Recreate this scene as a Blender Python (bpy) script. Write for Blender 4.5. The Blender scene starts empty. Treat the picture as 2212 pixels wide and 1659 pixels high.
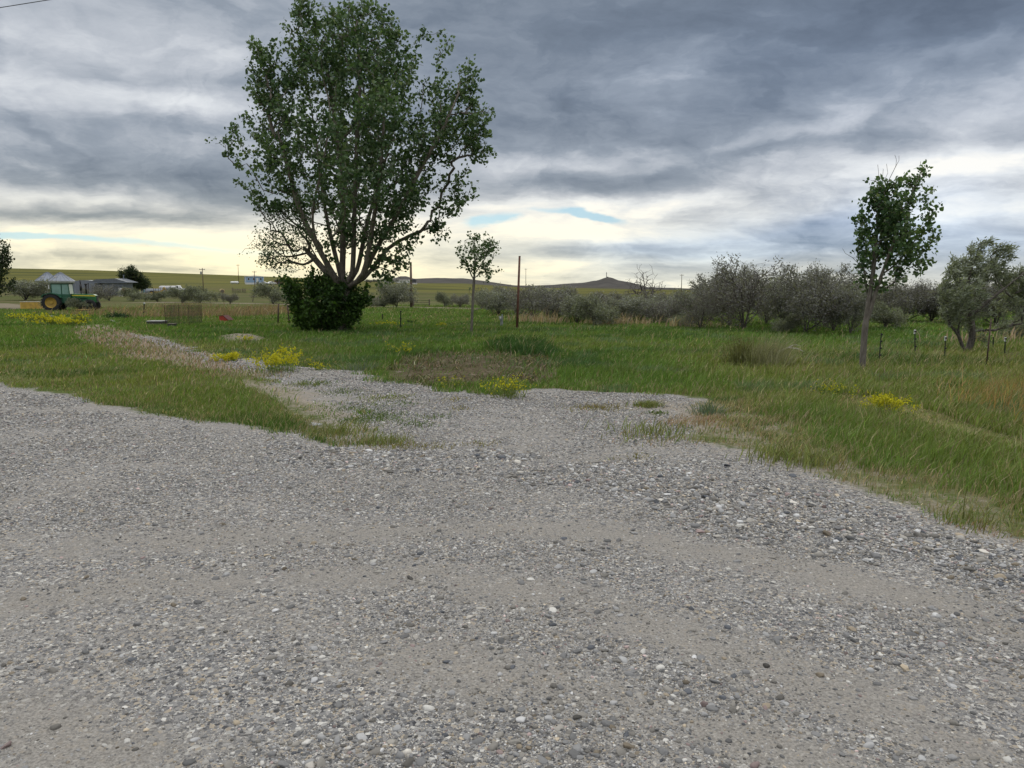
import bpy, math, random
import numpy as np
from mathutils import Vector, Matrix

R = math.radians
rng = np.random.default_rng(7)
random.seed(7)
SC = bpy.context.scene
COL = SC.collection

# ------------------------------------------------------------------ camera
CAM_H = 2.2
PITCH = math.atan(0.125)
cam_d = bpy.data.cameras.new('camera'); cam_d.sensor_width = 36; cam_d.lens = 27
cam_d.clip_start = 0.05; cam_d.clip_end = 20000
cam = bpy.data.objects.new('camera', cam_d); COL.objects.link(cam)
cam.location = (0, 0, CAM_H); cam.rotation_euler = (math.pi/2 - PITCH, 0, 0)
SC.camera = cam
SC.view_settings.view_transform = 'Standard'; SC.view_settings.look = 'None'
SC.view_settings.exposure = 0; SC.view_settings.gamma = 1
SC.cycles.use_denoising = True
SC.cycles.max_bounces = 6; SC.cycles.transparent_max_bounces = 8
SC.cycles.diffuse_bounces = 3; SC.cycles.glossy_bounces = 2; SC.cycles.transmission_bounces = 3

# photo pixel (2212 x 1659 reading of the photo) -> ray -> world
FD, UC, VC = 1659.0, 1106.0, 829.5
cp, sp = math.cos(PITCH), math.sin(PITCH)
def ray(u, v):
    a = (u-UC)/FD; b = (VC-v)/FD
    return Vector((a, cp + b*sp, -sp + b*cp))
def at(u, v, Y):                       # the point at depth Y
    d = ray(u, v); return Vector((d.x*Y/d.y, Y, CAM_H + d.z*Y/d.y))
def gp(u, v, z=0.0):                   # the point on flat ground
    d = ray(u, v); t = (z-CAM_H)/d.z
    return Vector((d.x*t, d.y*t, z))
def azel(u, v):
    d = ray(u, v).normalized(); return math.atan2(d.x, d.y), math.asin(d.z)

# ------------------------------------------------------------------ node helper
class NT:
    def __init__(s, nt): s.nt = nt; s.n = nt.nodes; s.l = nt.links
    def new(s, t, **kw):
        n = s.n.new(t)
        for k, v in kw.items(): setattr(n, k, v)
        return n
    def put(s, sock, v):
        if isinstance(v, bpy.types.NodeSocket): s.l.new(v, sock)
        elif v is not None:
            if hasattr(sock.default_value, '__len__') and not hasattr(v, '__len__'): v = (v,)*len(sock.default_value)
            if hasattr(sock.default_value, '__len__') and len(sock.default_value) == 4 and len(v) == 3: v = (*v, 1)
            sock.default_value = v
    def m(s, op, a, b=None, c=None, clamp=False):
        n = s.new('ShaderNodeMath', operation=op, use_clamp=clamp)
        s.put(n.inputs[0], a); s.put(n.inputs[1], b); s.put(n.inputs[2], c)
        return n.outputs[0]
    def add(s, a, b): return s.m('ADD', a, b)
    def sub(s, a, b): return s.m('SUBTRACT', a, b)
    def mul(s, a, b): return s.m('MULTIPLY', a, b)
    def sstep(s, x, lo, hi, a=0.0, b=1.0):
        n = s.new('ShaderNodeMapRange', interpolation_type='SMOOTHSTEP')
        for i, v in enumerate((x, lo, hi, a, b)): s.put(n.inputs[i], v)
        return n.outputs[0]
    def vm(s, op, a, b=None, out=0):
        n = s.new('ShaderNodeVectorMath', operation=op)
        s.put(n.inputs[0], a); s.put(n.inputs[1], b); return n.outputs[out]
    def comb(s, x, y, z):
        n = s.new('ShaderNodeCombineXYZ')
        for i, v in enumerate((x, y, z)): s.put(n.inputs[i], v)
        return n.outputs[0]
    def sep(s, v):
        n = s.new('ShaderNodeSeparateXYZ'); s.put(n.inputs[0], v); return n.outputs
    def noise(s, vec, scale, detail=4, rough=.5, dist=0.0, out=0):
        n = s.new('ShaderNodeTexNoise'); s.put(n.inputs['Vector'], vec)
        s.put(n.inputs['Scale'], scale); s.put(n.inputs['Detail'], detail); s.put(n.inputs['Roughness'], rough)
        s.put(n.inputs['Distortion'], dist); return n.outputs[out]
    def mix(s, f, a, b, mode='MIX'):
        n = s.new('ShaderNodeMix', data_type='RGBA', blend_type=mode)
        s.put(n.inputs[0], f); s.put(n.inputs[6], a); s.put(n.inputs[7], b); return n.outputs[2]
    def ramp(s, f, stops, interp='LINEAR'):
        n = s.new('ShaderNodeValToRGB'); cr = n.color_ramp; cr.interpolation = interp
        while len(cr.elements) < len(stops): cr.elements.new(.5)
        for e, (p, c) in zip(cr.elements, stops):
            e.position = p; e.color = (*c, 1) if len(c) == 3 else c
        s.put(n.inputs[0], f); return n.outputs[0]
    def attr(s, name, kind='GEOMETRY', out='Fac'):
        n = s.new('ShaderNodeAttribute', attribute_name=name, attribute_type=kind); return n.outputs[out]

# ------------------------------------------------------------------ sky: clear evening sky behind layered cloud
SUN_AZ, SUN_EL = R(-17), R(24)          # azimuth from +Y towards +X
W = bpy.data.worlds.new('World'); SC.world = W; W.use_nodes = True
t = NT(W.node_tree); t.n.clear()
sky = t.new('ShaderNodeTexSky', sky_type='NISHITA'); sky.sun_disc = False
sky.sun_elevation = SUN_EL; sky.sun_rotation = SUN_AZ
D = t.new('ShaderNodeTexCoord').outputs['Generated']
D = t.vm('NORMALIZE', D)
x, y, z = t.sep(D)
# bend directions so that cloud edges are ragged
wn = t.noise(t.comb(t.mul(x, 1), t.mul(y, 1), t.mul(z, 2.6)), 5.5, 5, .6, out=1)
wx, wy, wz = t.sep(wn)
AZ = t.add(t.m('ARCTAN2', x, y), t.mul(t.sub(wx, .5), .20))
EL0 = t.m('ARCSINE', z)
EL = t.add(EL0, t.mul(t.sub(wy, .5), t.m('MINIMUM', .085, t.add(.012, t.mul(t.m('MAXIMUM', EL0, 0), .36)))))
def gauss(u, v, su, sv, amp, rot=0.0):
    a0, e0 = azel(u, v)
    dx = t.sub(AZ, a0); dy = t.sub(EL, e0)
    if rot:
        c, s_ = math.cos(R(rot)), math.sin(R(rot))
        dx, dy = t.add(t.mul(dx, c), t.mul(dy, s_)), t.sub(t.mul(dy, c), t.mul(dx, s_))
    dx = t.mul(dx, FD/su); dy = t.mul(dy, FD/sv)
    q = t.add(t.mul(dx, dx), t.mul(dy, dy))
    return t.mul(t.m('EXPONENT', t.mul(q, -1.0)), amp)
def total(lst):
    s_ = lst[0]
    for a in lst[1:]: s_ = t.add(s_, a)
    return s_
# cloud sheet seen in perspective
den = t.add(t.m('MAXIMUM', z, 0.0), .13)
px, py = t.m('DIVIDE', x, den), t.m('DIVIDE', y, den)
c, s_ = math.cos(R(24)), math.sin(R(24))
P1 = t.comb(t.add(t.mul(px, c), t.mul(py, s_)), t.mul(t.sub(t.mul(py, c), t.mul(px, s_)), 1.45), 3.7)
n1 = t.noise(P1, 1.0, 10, .53, .55)
n2 = t.noise(t.comb(px, t.mul(py, 1.3), 9.1), 2.9, 9, .58, .5)
n3 = t.noise(t.comb(AZ, t.mul(EL, t.sstep(EL0, .08, .25, 3.4, 2.3)), 2.0), 7.0, 10, .58, .6)
base = t.ramp(t.mul(EL0, 2.2), [(0, (.76,)*3), (.10, (.78,)*3), (.20, (.76,)*3), (.31, (.60,)*3), (.45, (.46,)*3), (.62, (.42,)*3), (.80, (.31,)*3), (1, (.25,)*3)])
blobs = total([
    gauss(1500, 60, 560, 90, -.18), gauss(2050, 30, 420, 130, -.20), gauss(1950, 175, 260, 26, -.12, 12), gauss(1640, 330, 200, 22, -.16, 8), gauss(1250, 240, 330, 80, -.20),
    gauss(1800, 240, 330, 40, .24, 21), gauss(1480, 160, 170, 60, .18, 20), gauss(2180, 190, 160, 60, .22, 25),
    gauss(1750, 330, 360, 26, -.10), gauss(2100, 345, 300, 32, .32), gauss(1250, 345, 260, 22, .18),
    gauss(1350, 400, 330, 30, -.22), gauss(1200, 445, 260, 22, .20), gauss(1480, 430, 160, 24, .25, 10),
    gauss(1690, 505, 230, 40, -.24, 12), gauss(1330, 540, 250, 14, -.18), gauss(2080, 520, 190, 50, -.20), gauss(1850, 560, 200, 30, -.06),
    gauss(2150, 455, 190, 26, .22), gauss(1950, 400, 220, 40, .08),
    gauss(250, 560, 430, 60, .10), gauss(220, 140, 560, 230, .08), gauss(330, 280, 300, 24, -.12), gauss(140, 130, 260, 20, -.12, -6), gauss(330, 395, 360, 40, -.14), gauss(120, 70, 330, 55, .14, -8), gauss(150, 190, 330, 50, .18), gauss(420, 225, 200, 26, .22), gauss(300, 320, 420, 80, -.06),
    gauss(330, 430, 360, 45, -.32), gauss(120, 420, 170, 22, .34), gauss(120, 460, 220, 12, -.2), gauss(330, 505, 330, 20, .22),
    gauss(750, 480, 120, 60, .1), gauss(620, 560, 190, 50, .24), gauss(120, 555, 260, 9, -.16), gauss(420, 580, 300, 8, -.12), gauss(1150, 500, 260, 36, .25), gauss(1100, 580, 420, 16, .10)])
n4 = t.noise(t.comb(AZ, t.mul(EL, 1.9), 5.0), 19.0, 6, .6, .4)
B = t.add(t.add(t.add(base, t.mul(t.sub(n4, .5), .17)), blobs), t.add(t.mul(t.sub(n1, .5), .46), t.add(t.mul(t.sub(n2, .5), .26), t.mul(t.sub(n3, .5), t.sstep(EL0, .08, .28, .80, .56)))))
cloud = t.ramp(B, [(0, (.119, .149, .197)), (.25, (.190, .232, .295)), (.45, (.311, .358, .425)), (.65, (.53, .567, .625)), (.85, (.80, .83, .86)), (1, (1.0, .99, .95))])
bluish = t.m('MINIMUM', total([gauss(1700, 510, 300, 55, .8, 10), gauss(2120, 525, 220, 55, .8), gauss(1350, 540, 260, 22, .5), gauss(2000, 60, 700, 160, .25)]), .8)
cloud = t.mix(bluish, cloud, t.mix(1.0, cloud, (.80, .95, 1.22), 'MULTIPLY'))
# low sun behind the cloud warms it near the horizon
warm = t.mul(t.m('EXPONENT', t.mul(t.m('POWER', t.mul(t.m('MAXIMUM', EL0, 0), 1/.085), 2.0), -1)),
             t.add(.40, gauss(430, 600, 850, 4000, .50)))
cloud = t.mix(warm, cloud, t.mix(1.0, cloud, (1.24, 1.09, .68), 'MULTIPLY'))
# brighter cloud added overhead, out of view, to light the ground
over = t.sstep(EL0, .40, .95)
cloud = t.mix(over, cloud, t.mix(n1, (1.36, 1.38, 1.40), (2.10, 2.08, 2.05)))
# gaps where the clear sky shows
gap = total([gauss(1250, 468, 130, 12, 2.0, -5), gauss(1020, 480, 90, 18, 1.8, 4), gauss(290, 524, 480, 10, 1.2, -3), gauss(90, 508, 160, 10, .6)])
gap = t.sstep(t.add(gap, t.mul(t.sub(n3, .5), 1.9)), .70, 1.6, 0, .8)
STR = .1
clear = t.mix(.7, t.mix(1.0, sky.outputs[0], (.55, .82, 1.0), 'MULTIPLY'), (2.6, 4.9, 7.0))
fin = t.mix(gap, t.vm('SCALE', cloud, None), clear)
for n in t.n:
    if n.type == 'VECT_MATH' and n.operation == 'SCALE': n.inputs[3].default_value = 1/STR
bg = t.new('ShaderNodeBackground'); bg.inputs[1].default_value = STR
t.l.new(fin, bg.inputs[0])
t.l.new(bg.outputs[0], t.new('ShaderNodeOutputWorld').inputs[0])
W.cycles.sampling_method = 'MANUAL'; W.cycles.sample_map_resolution = 512

sun_d = bpy.data.lights.new('sun', 'SUN'); sun_d.energy = .5; sun_d.angle = R(20); sun_d.color = (1, .93, .82)
sun = bpy.data.objects.new('sun', sun_d); COL.objects.link(sun)
sd = Vector((math.sin(SUN_AZ)*math.cos(SUN_EL), math.cos(SUN_AZ)*math.cos(SUN_EL), math.sin(SUN_EL)))
sun.rotation_euler = sd.to_track_quat('Z', 'Y').to_euler()

# ------------------------------------------------------------------ numpy noise / masks
_perm = np.random.default_rng(3).random((256, 256)).astype(np.float32)
def vn(x, y, seed=0):
    x = np.asarray(x, float) + seed*17.31; y = np.asarray(y, float) + seed*9.77
    xi = np.floor(x).astype(int); yi = np.floor(y).astype(int); fx = x-xi; fy = y-yi
    fx = fx*fx*(3-2*fx); fy = fy*fy*(3-2*fy)
    a = _perm[xi & 255, yi & 255]; b = _perm[(xi+1) & 255, yi & 255]
    c = _perm[xi & 255, (yi+1) & 255]; d = _perm[(xi+1) & 255, (yi+1) & 255]
    return (a*(1-fx)+b*fx)*(1-fy) + (c*(1-fx)+d*fx)*fy
def fbm(x, y, seed=0, o=4):
    s, a, t_ = 0, 1, 0
    for k in range(o):
        s = s + a*vn(x*2**k, y*2**k, seed+k*5); t_ += a; a *= .5
    return s/t_
def vn3(p, f, seed=0):                      # cheap 3-D noise out of three planes
    return (vn(p[:, 0]*f, p[:, 1]*f+p[:, 2]*f*.5, seed) + vn(p[:, 1]*f, p[:, 2]*f, seed+1) + vn(p[:, 2]*f, p[:, 0]*f, seed+2))/3
def sdf(x, y, poly):                        # signed distance, + inside
    x = np.asarray(x, float); y = np.asarray(y, float)
    d = np.full(x.shape, 1e18); ins = np.zeros(x.shape, bool); n = len(poly)
    for i in range(n):
        x0, y0 = poly[i]; x1, y1 = poly[(i+1) % n]
        ex, ey = x1-x0, y1-y0; wx_, wy_ = x-x0, y-y0
        tt = np.clip((wx_*ex+wy_*ey)/max(ex*ex+ey*ey, 1e-12), 0, 1)
        d = np.minimum(d, (wx_-ex*tt)**2 + (wy_-ey*tt)**2)
        c1 = (y0 <= y) & (y1 > y) & (ex*wy_-ey*wx_ > 0); c2 = (y1 <= y) & (y0 > y) & (ex*wy_-ey*wx_ < 0)
        ins ^= (c1 | c2)
    d = np.sqrt(d); return np.where(ins, d, -d)
def gpoly(pts, extra_before=(), extra_after=()):
    return list(extra_before) + [tuple(gp(u, v)[:2]) for u, v in pts] + list(extra_after)
def sm(x, lo, hi):
    q = np.clip((x-lo)/(hi-lo), 0, 1); return q*q*(3-2*q)

GRAVEL = gpoly([(-500, 745), (-150, 803), (0, 832), (150, 864), (300, 892), (420, 910), (560, 932), (700, 950), (800, 968), (835, 962), (800, 930), (745, 915),
    (740, 895), (700, 872), (640, 842), (600, 822), (540, 804), (480, 790), (420, 772), (360, 752), (300, 734), (272, 724),
    (285, 719), (320, 727), (360, 740), (420, 760), (500, 776), (590, 786), (680, 795), (760, 803), (820, 819), (900, 836), (1000, 846),
    (1080, 859), (1140, 858), (1160, 846), (1200, 842), (1290, 848), (1380, 846), (1440, 850), (1500, 866), (1480, 890), (1450, 905), (1490, 915), (1470, 940), (1520, 966),
    (1600, 978), (1680, 1002), (1760, 1040), (1860, 1078), (1960, 1108), (2080, 1140), (2212, 1178), (2500, 1262)], (), [(14, 4), (14, -12), (-40, -12), (-40, 13)])
WINDROW = gpoly([(560, 945), (800, 972), (1000, 968), (1100, 965), (1200, 990), (1400, 992), (1560, 985), (1700, 1022), (1860, 1090), (2050, 1140), (2300, 1200),
    (2500, 1270), (2400, 1310), (2120, 1262), (1900, 1215), (1650, 1160), (1420, 1122), (1200, 1080), (1020, 1045), (800, 1020), (600, 1000)])
DIRT = gpoly([(520, 818), (600, 828), (660, 838), (720, 866), (770, 890), (800, 915), (770, 930), (700, 925), (640, 895), (590, 862), (530, 838)])
SPIT = gpoly([(560, 862), (700, 885), (800, 915), (850, 945), (880, 975), (790, 972), (700, 950), (610, 930), (560, 900)])
EDGE = gpoly([(1300, 862), (1420, 852), (1510, 858), (1660, 872), (1760, 935), (1880, 985), (2030, 1045), (2230, 1105), (2230, 1192), (1960, 1112), (1760, 1047), (1600, 985), (1520, 968), (1420, 955), (1390, 910)])
COMPOST = gpoly([(830, 800), (870, 772), (960, 760), (1060, 762), (1180, 772), (1215, 790), (1200, 815), (1150, 826), (1080, 822), (1010, 832), (920, 830), (850, 822)])
PINK = gpoly([(135, 706), (240, 696), (300, 722), (390, 750), (480, 775), (560, 800), (600, 815), (540, 818), (450, 806), (380, 796), (290, 780), (200, 755), (140, 735)])
FARROAD = gpoly([(-400, 646.5), (150, 651.5), (535, 655.5), (780, 661), (1000, 665), (1100, 667.5), (1300, 670), (1300, 673), (1100, 670), (1000, 667.7), (780, 663), (535, 657), (150, 653), (-400, 648)])
LEFTTRACK = gpoly([(-200, 656), (0, 655), (60, 660), (120, 664), (100, 668), (40, 668), (-200, 668)])
MOWN = gpoly([(1690, 838), (1760, 845), (1900, 860), (2000, 885), (2110, 925), (2260, 965), (2300, 990), (2180, 965), (2050, 930), (1960, 905), (1860, 885), (1760, 862)])
DARKTALL = gpoly([(1030, 748), (1100, 742), (1180, 748), (1215, 762), (1200, 775), (1110, 768), (1045, 760)])
MOUND = gpoly([(465, 728), (500, 722), (560, 724), (585, 734), (560, 742), (490, 742)])
YARD = gpoly([(-300, 652), (120, 652), (180, 672), (60, 672), (-300, 672)])

def grav_sdf(x, y):
    return sdf(x, y, GRAVEL) + (fbm(x*.9, y*.9, 61)-.5)*.9*sm(np.hypot(x, y), 5, 12)

# ------------------------------------------------------------------ terrain height
U_ = np.array([-400, 0, 200, 500, 620, 800, 870, 900, 1000, 1040, 1080, 1110, 1150, 1200, 1260, 1290, 1306, 1313, 1322, 1335, 1350, 1370, 1400, 1500, 2212, 2700], float)
KN = [(115, np.interp(U_, [-400, 2700], [652, 652])),
      (240, np.interp(U_, [-400, 480, 700, 1100, 2700], [634, 635, 638, 640, 640])),
      (365, np.interp(U_, [-400, 0, 480, 620, 800, 1100, 2700], [616, 614, 614, 615, 628, 632, 634])),
      (600, np.interp(U_, [-400, 0, 500, 620, 800, 900, 1010, 1150, 2700], [594, 597, 604, 608, 612, 614, 617, 626, 629])),
      (950, np.interp(U_, [-400, 0, 60, 200, 350, 500, 620, 800, 900, 1010, 1100, 1200, 2700], [572, 579, 580, 583.5, 588.5, 594.5, 599, 607, 613, 618, 624, 626, 629])),
      (1400, np.interp(U_, [-400, 700, 800, 1000, 1150, 1250, 1400, 2700], [600, 610, 612, 612, 622, 622, 626, 628])),
      (2000, np.interp(U_, [-400, 700, 820, 857, 863, 880, 888, 896, 930, 960, 1000, 1040, 1080, 1110, 1150, 1200, 1260, 1278, 1290, 1306, 1313, 1322, 1335, 1350, 1370, 1400, 1500, 2212, 2700],
                 [612, 612, 606, 601, 597, 597, 601, 602.5, 601.5, 601, 602, 607, 613, 617.5, 618, 615, 611, 606.5, 605.5, 599.5, 598.2, 600, 605.5, 608, 612, 620.5, 624, 627, 628])),
      (3500, np.full(U_.shape, 628.0)), (9000, np.full(U_.shape, 624.0))]
KN[6] = (2000, None, [-400, 700, 820, 857, 863, 880, 888, 896, 930, 960, 1000, 1040, 1080, 1110, 1150, 1200, 1260, 1278, 1290, 1306, 1313, 1322, 1335, 1350, 1370, 1400, 1500, 2212, 2700],
                 [612, 612, 606, 601, 597, 597, 601, 602.5, 601.5, 601, 602, 607, 613, 617.5, 618, 615, 611, 606.5, 605.5, 599.5, 598.2, 600, 605.5, 608, 612, 620.5, 624, 627, 628])
def v2z(v, Y):
    b = (VC-v)/FD; return CAM_H + (-sp + b*cp)/(cp + b*sp)*Y
def zf(x, y):
    x = np.atleast_1d(np.asarray(x, float)); y = np.atleast_1d(np.asarray(y, float))
    r = np.hypot(x, y); Y = np.maximum(y, r*.3)
    u = np.clip(UC + FD*x/(Y*cp)*.998, -400, 2700)
    zk = [np.zeros_like(x)]; rk = [90.0]
    for k in KN:
        vv = np.interp(u, k[2], k[3]) if k[1] is None else np.interp(u, U_, k[1])
        # profile at depth k[0], reached along this azimuth
        rk.append(float(k[0])); zk.append(v2z(vv, k[0]))
    zk[1] = zk[1]*0 + .08
    out = np.zeros_like(x)
    for i in range(len(rk)-1):
        m = (Y >= rk[i]) & (Y < rk[i+1]); q = (Y[m]-rk[i])/(rk[i+1]-rk[i])
        q = q*q*(3-2*q)*.6+q*.4
        out[m] = zk[i][m]*(1-q) + zk[i+1][m]*q
    m = Y >= rk[-1]; out[m] = zk[-1][m]
    far = np.clip((Y-1200)/600, 0, 1)
    out += far*(fbm(x*.012, y*.012, 4, 4)-.5)*5*np.clip((3300-Y)/800, 0, 1)
    near = np.clip(1-r/110, 0, 1)
    out += near*(fbm(x*.12, y*.12, 11, 3)-.5)*.16*np.clip((r-6)/10, 0, 1)
    return out
def zg(x, y): return float(zf(x, y)[0])
def ground_at(u, v):                    # pixel on the ground, with the ground's own height
    p = gp(u, v); return Vector((p.x, p.y, zg(p.x, p.y)))

# ------------------------------------------------------------------ mesh helpers
def np_mesh(name, verts, polys, smooth=False, attrs=None, cols=None):
    """polys: list of int arrays (n,k)"""
    me = bpy.data.meshes.new(name); verts = np.asarray(verts, np.float32)
    me.vertices.add(len(verts)); me.vertices.foreach_set('co', verts.ravel())
    polys = [np.asarray(p, np.int32) for p in polys if len(p)]
    if polys:
        idx = np.concatenate([p.ravel() for p in polys])
        sizes = np.concatenate([np.full(len(p), p.shape[1], np.int32) for p in polys])
        starts = np.concatenate([[0], np.cumsum(sizes)[:-1]]).astype(np.int32)
        me.loops.add(len(idx)); me.loops.foreach_set('vertex_index', idx)
        me.polygons.add(len(sizes)); me.polygons.foreach_set('loop_start', starts)
        if smooth: me.polygons.foreach_set('use_smooth', np.ones(len(sizes), bool))
    for k, a in (attrs or {}).items():
        at_ = me.attributes.new(k, 'FLOAT', 'POINT'); at_.data.foreach_set('value', np.asarray(a, np.float32))
    for k, a in (cols or {}).items():
        at_ = me.attributes.new(k, 'FLOAT_COLOR', 'POINT')
        a = np.asarray(a, np.float32)
        if a.shape[1] == 3: a = np.concatenate([a, np.ones((len(a), 1), np.float32)], 1)
        at_.data.foreach_set('color', a.ravel())
    me.update(calc_edges=True); return me
def link(name, me, mat_, parent=None):
    o = bpy.data.objects.new(name, me); COL.objects.link(o)
    if mat_ is not None and me is not None and not me.materials: me.materials.append(mat_)
    if parent: o.parent = parent
    return o
def tag(o, label=None, cat=None, group=None, kind=None):
    if label: o['label'] = label
    if cat: o['category'] = cat
    if group: o['group'] = group
    if kind: o['kind'] = kind
    return o
def thing(name, label, cat, loc=(0, 0, 0), rotz=0, group=None):
    o = bpy.data.objects.new(name, None); COL.objects.link(o); o.empty_display_size = .2
    o.location = loc; o.rotation_euler = (0, 0, rotz)
    return tag(o, label, cat, group)
def dup(root, loc, rotz=0, scale=(1, 1, 1), label=None, cat=None, group=None):
    r = root.copy(); COL.objects.link(r); r.location = loc; r.rotation_euler = (0, 0, rotz); r.scale = scale
    tag(r, label, cat, group)
    for ch in list(root.children):
        c_ = ch.copy(); COL.objects.link(c_); c_.parent = r
        for g in list(ch.children):
            d = g.copy(); COL.objects.link(d); d.parent = c_
    return r

class MB:
    def __init__(s): s.v = []; s.f = []
    def raw(s, vs, fs):
        b = len(s.v); s.v += [tuple(a) for a in vs]; s.f += [[b+i for i in f] for f in fs]; return s
    def box(s, c, d, rz=0, ry=0, rx=0):
        M = Matrix.Translation(c) @ Matrix.Rotation(rz, 4, 'Z') @ Matrix.Rotation(ry, 4, 'Y') @ Matrix.Rotation(rx, 4, 'X')
        vs = [M @ Vector((i*d[0]/2, j*d[1]/2, k*d[2]/2)) for i in (-1, 1) for j in (-1, 1) for k in (-1, 1)]
        return s.raw(vs, [(0, 1, 3, 2), (4, 6, 7, 5), (0, 4, 5, 1), (2, 3, 7, 6), (0, 2, 6, 4), (1, 5, 7, 3)])
    def cyl(s, p0, p1, r0, r1=None, n=12, caps=True):
        p0, p1 = Vector(p0), Vector(p1); r1 = r0 if r1 is None else r1
        d = (p1-p0).normalized(); a = d.orthogonal().normalized(); b = d.cross(a); vs = []
        for p, r_ in ((p0, r0), (p1, r1)):
            for i in range(n):
                q = 2*math.pi*i/n; vs.append(p + a*math.cos(q)*r_ + b*math.sin(q)*r_)
        fs = [(i, (i+1) % n, n+(i+1) % n, n+i) for i in range(n)]
        if caps: fs += [list(range(n))[::-1], list(range(n, 2*n))]
        return s.raw(vs, fs)
    def lathe(s, prof, o, axis='Z', n=24, caps=True):          # prof: (radius, height)
        vs, fs = [], []
        for r_, h in prof:
            for i in range(n):
                q = 2*math.pi*i/n; a, b = math.cos(q)*r_, math.sin(q)*r_
                p = {'Z': (a, b, h), 'Y': (a, h, b), 'X': (h, a, b)}[axis]
                vs.append((o[0]+p[0], o[1]+p[1], o[2]+p[2]))
        for k in range(len(prof)-1):
            for i in range(n): fs.append((k*n+i, k*n+(i+1) % n, (k+1)*n+(i+1) % n, (k+1)*n+i))
        if caps: fs.append(list(range(n))); fs.append(list(range((len(prof)-1)*n, len(prof)*n)))
        return s.raw(vs, fs)
    def prism(s, poly, y0, y1):                     # poly in x,z extruded along y
        n = len(poly); vs = [(a, y0, b) for a, b in poly] + [(a, y1, b) for a, b in poly]
        return s.raw(vs, [list(range(n)), list(range(n, 2*n))[::-1]] + [(i, n+i, n+(i+1) % n, (i+1) % n) for i in range(n)])
    def tube(s, pts, r_, n=6):
        for i in range(len(pts)-1):
            a = r_[i] if hasattr(r_, '__len__') else r_; b = r_[i+1] if hasattr(r_, '__len__') else r_
            s.cyl(pts[i], pts[i+1], a, b, n)
        return s
    def build(s, name, mat_, parent=None, bevel=0, smooth=False):
        me = bpy.data.meshes.new(name); me.from_pydata(s.v, [], s.f); me.update()
        import bmesh
        bm = bmesh.new(); bm.from_mesh(me); bmesh.ops.recalc_face_normals(bm, faces=bm.faces[:])
        if bevel: bmesh.ops.bevel(bm, geom=bm.edges[:], offset=bevel, segments=2, affect='EDGES', profile=.6, clamp_overlap=True)
        bm.to_mesh(me); bm.free()
        if smooth:
            for p in me.polygons: p.use_smooth = len(p.vertices) <= 4
        return link(name, me, mat_, parent)

# ------------------------------------------------------------------ materials
def new_mat(name):
    m = bpy.data.materials.new(name); m.use_nodes = True; q = NT(m.node_tree)
    return m, q, q.n['Principled BSDF']
def surf(name, col, rough=.7, var=.25, scale=6, metal=0, bump=.0, col2=None, rust=None):
    m, q, b = new_mat(name)
    co = q.new('ShaderNodeTexCoord').outputs['Object']
    n = q.noise(co, scale, 6, .6)
    c2 = col2 or tuple(a*(1-var) for a in col)
    cc = q.mix(q.sstep(n, .35, .68), col, c2)
    if rust:
        cc = q.mix(q.sstep(q.noise(co, scale*.7, 7, .65), .56, .68), cc, rust)
    q.put(b.inputs['Base Color'], cc); b.inputs['Roughness'].default_value = rough; b.inputs['Metallic'].default_value = metal
    if bump:
        bn = q.new('ShaderNodeBump'); bn.inputs['Strength'].default_value = bump; bn.inputs['Distance'].default_value = .02
        q.put(bn.inputs['Height'], q.noise(co, scale*3, 5, .6)); q.l.new(bn.outputs[0], b.inputs['Normal'])
    return m
def leaf_mat(name, transl=.35, rough=.55, spec=.25, tint=(1.15, 1.2, .55)):
    m, q, b = new_mat(name)
    ca = q.attr('lc', out='Color'); q.put(b.inputs['Base Color'], ca)
    b.inputs['Roughness'].default_value = rough; b.inputs['Specular IOR Level'].default_value = spec
    tr = q.new('ShaderNodeBsdfTranslucent'); q.put(tr.inputs[0], q.mix(1.0, ca, tint, 'MULTIPLY'))
    mx = q.new('ShaderNodeMixShader'); mx.inputs[0].default_value = transl
    q.l.new(b.outputs[0], mx.inputs[1]); q.l.new(tr.outputs[0], mx.inputs[2])
    q.l.new(mx.outputs[0], q.n['Material Output'].inputs[0]); return m
def bark_mat(name, a, b_, sc=7):
    m, q, b = new_mat(name)
    co = q.new('ShaderNodeTexCoord').outputs['Object']
    st = q.vm('MULTIPLY', co, (1, 1, .22))
    n = q.noise(st, sc*2.2, 7, .65)
    q.put(b.inputs['Base Color'], q.mix(q.sstep(n, .38, .64), a, b_)); b.inputs['Roughness'].default_value = .9
    bn = q.new('ShaderNodeBump'); bn.inputs['Strength'].default_value = .7; bn.inputs['Distance'].default_value = .03
    q.put(bn.inputs['Height'], n); q.l.new(bn.outputs[0], b.inputs['Normal']); return m

LEAF = leaf_mat('leaf'); GRASSM = leaf_mat('grass_blade', .3, .6, .2, (1.1, 1.15, .6)); PETAL = leaf_mat('petal', .4, .7, .1, (1, 1, .6))
BARK_C = bark_mat('cottonwood_bark', (.095, .08, .065), (.20, .172, .14)); BARK_O = bark_mat('olive_bark', (.07, .06, .052), (.15, .13, .115), 12)
TRACKS = [[gp(*q) for q in L] for L in ([(-200, 1200), (100, 1178), (600, 1158), (1100, 1142), (1340, 1152), (1700, 1222), (2080, 1320), (2400, 1420)], [(-100, 1330), (300, 1262), (620, 1246), (930, 1238), (1250, 1300), (1500, 1392), (1740, 1470), (2000, 1560), (2300, 1700)],
    [(-150, 1600), (20, 1560), (160, 1640), (260, 1760)], [(900, 1420), (1300, 1500), (1700, 1640), (2000, 1760)], [(1130, 975), (1180, 985), (1240, 1010)])]
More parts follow.
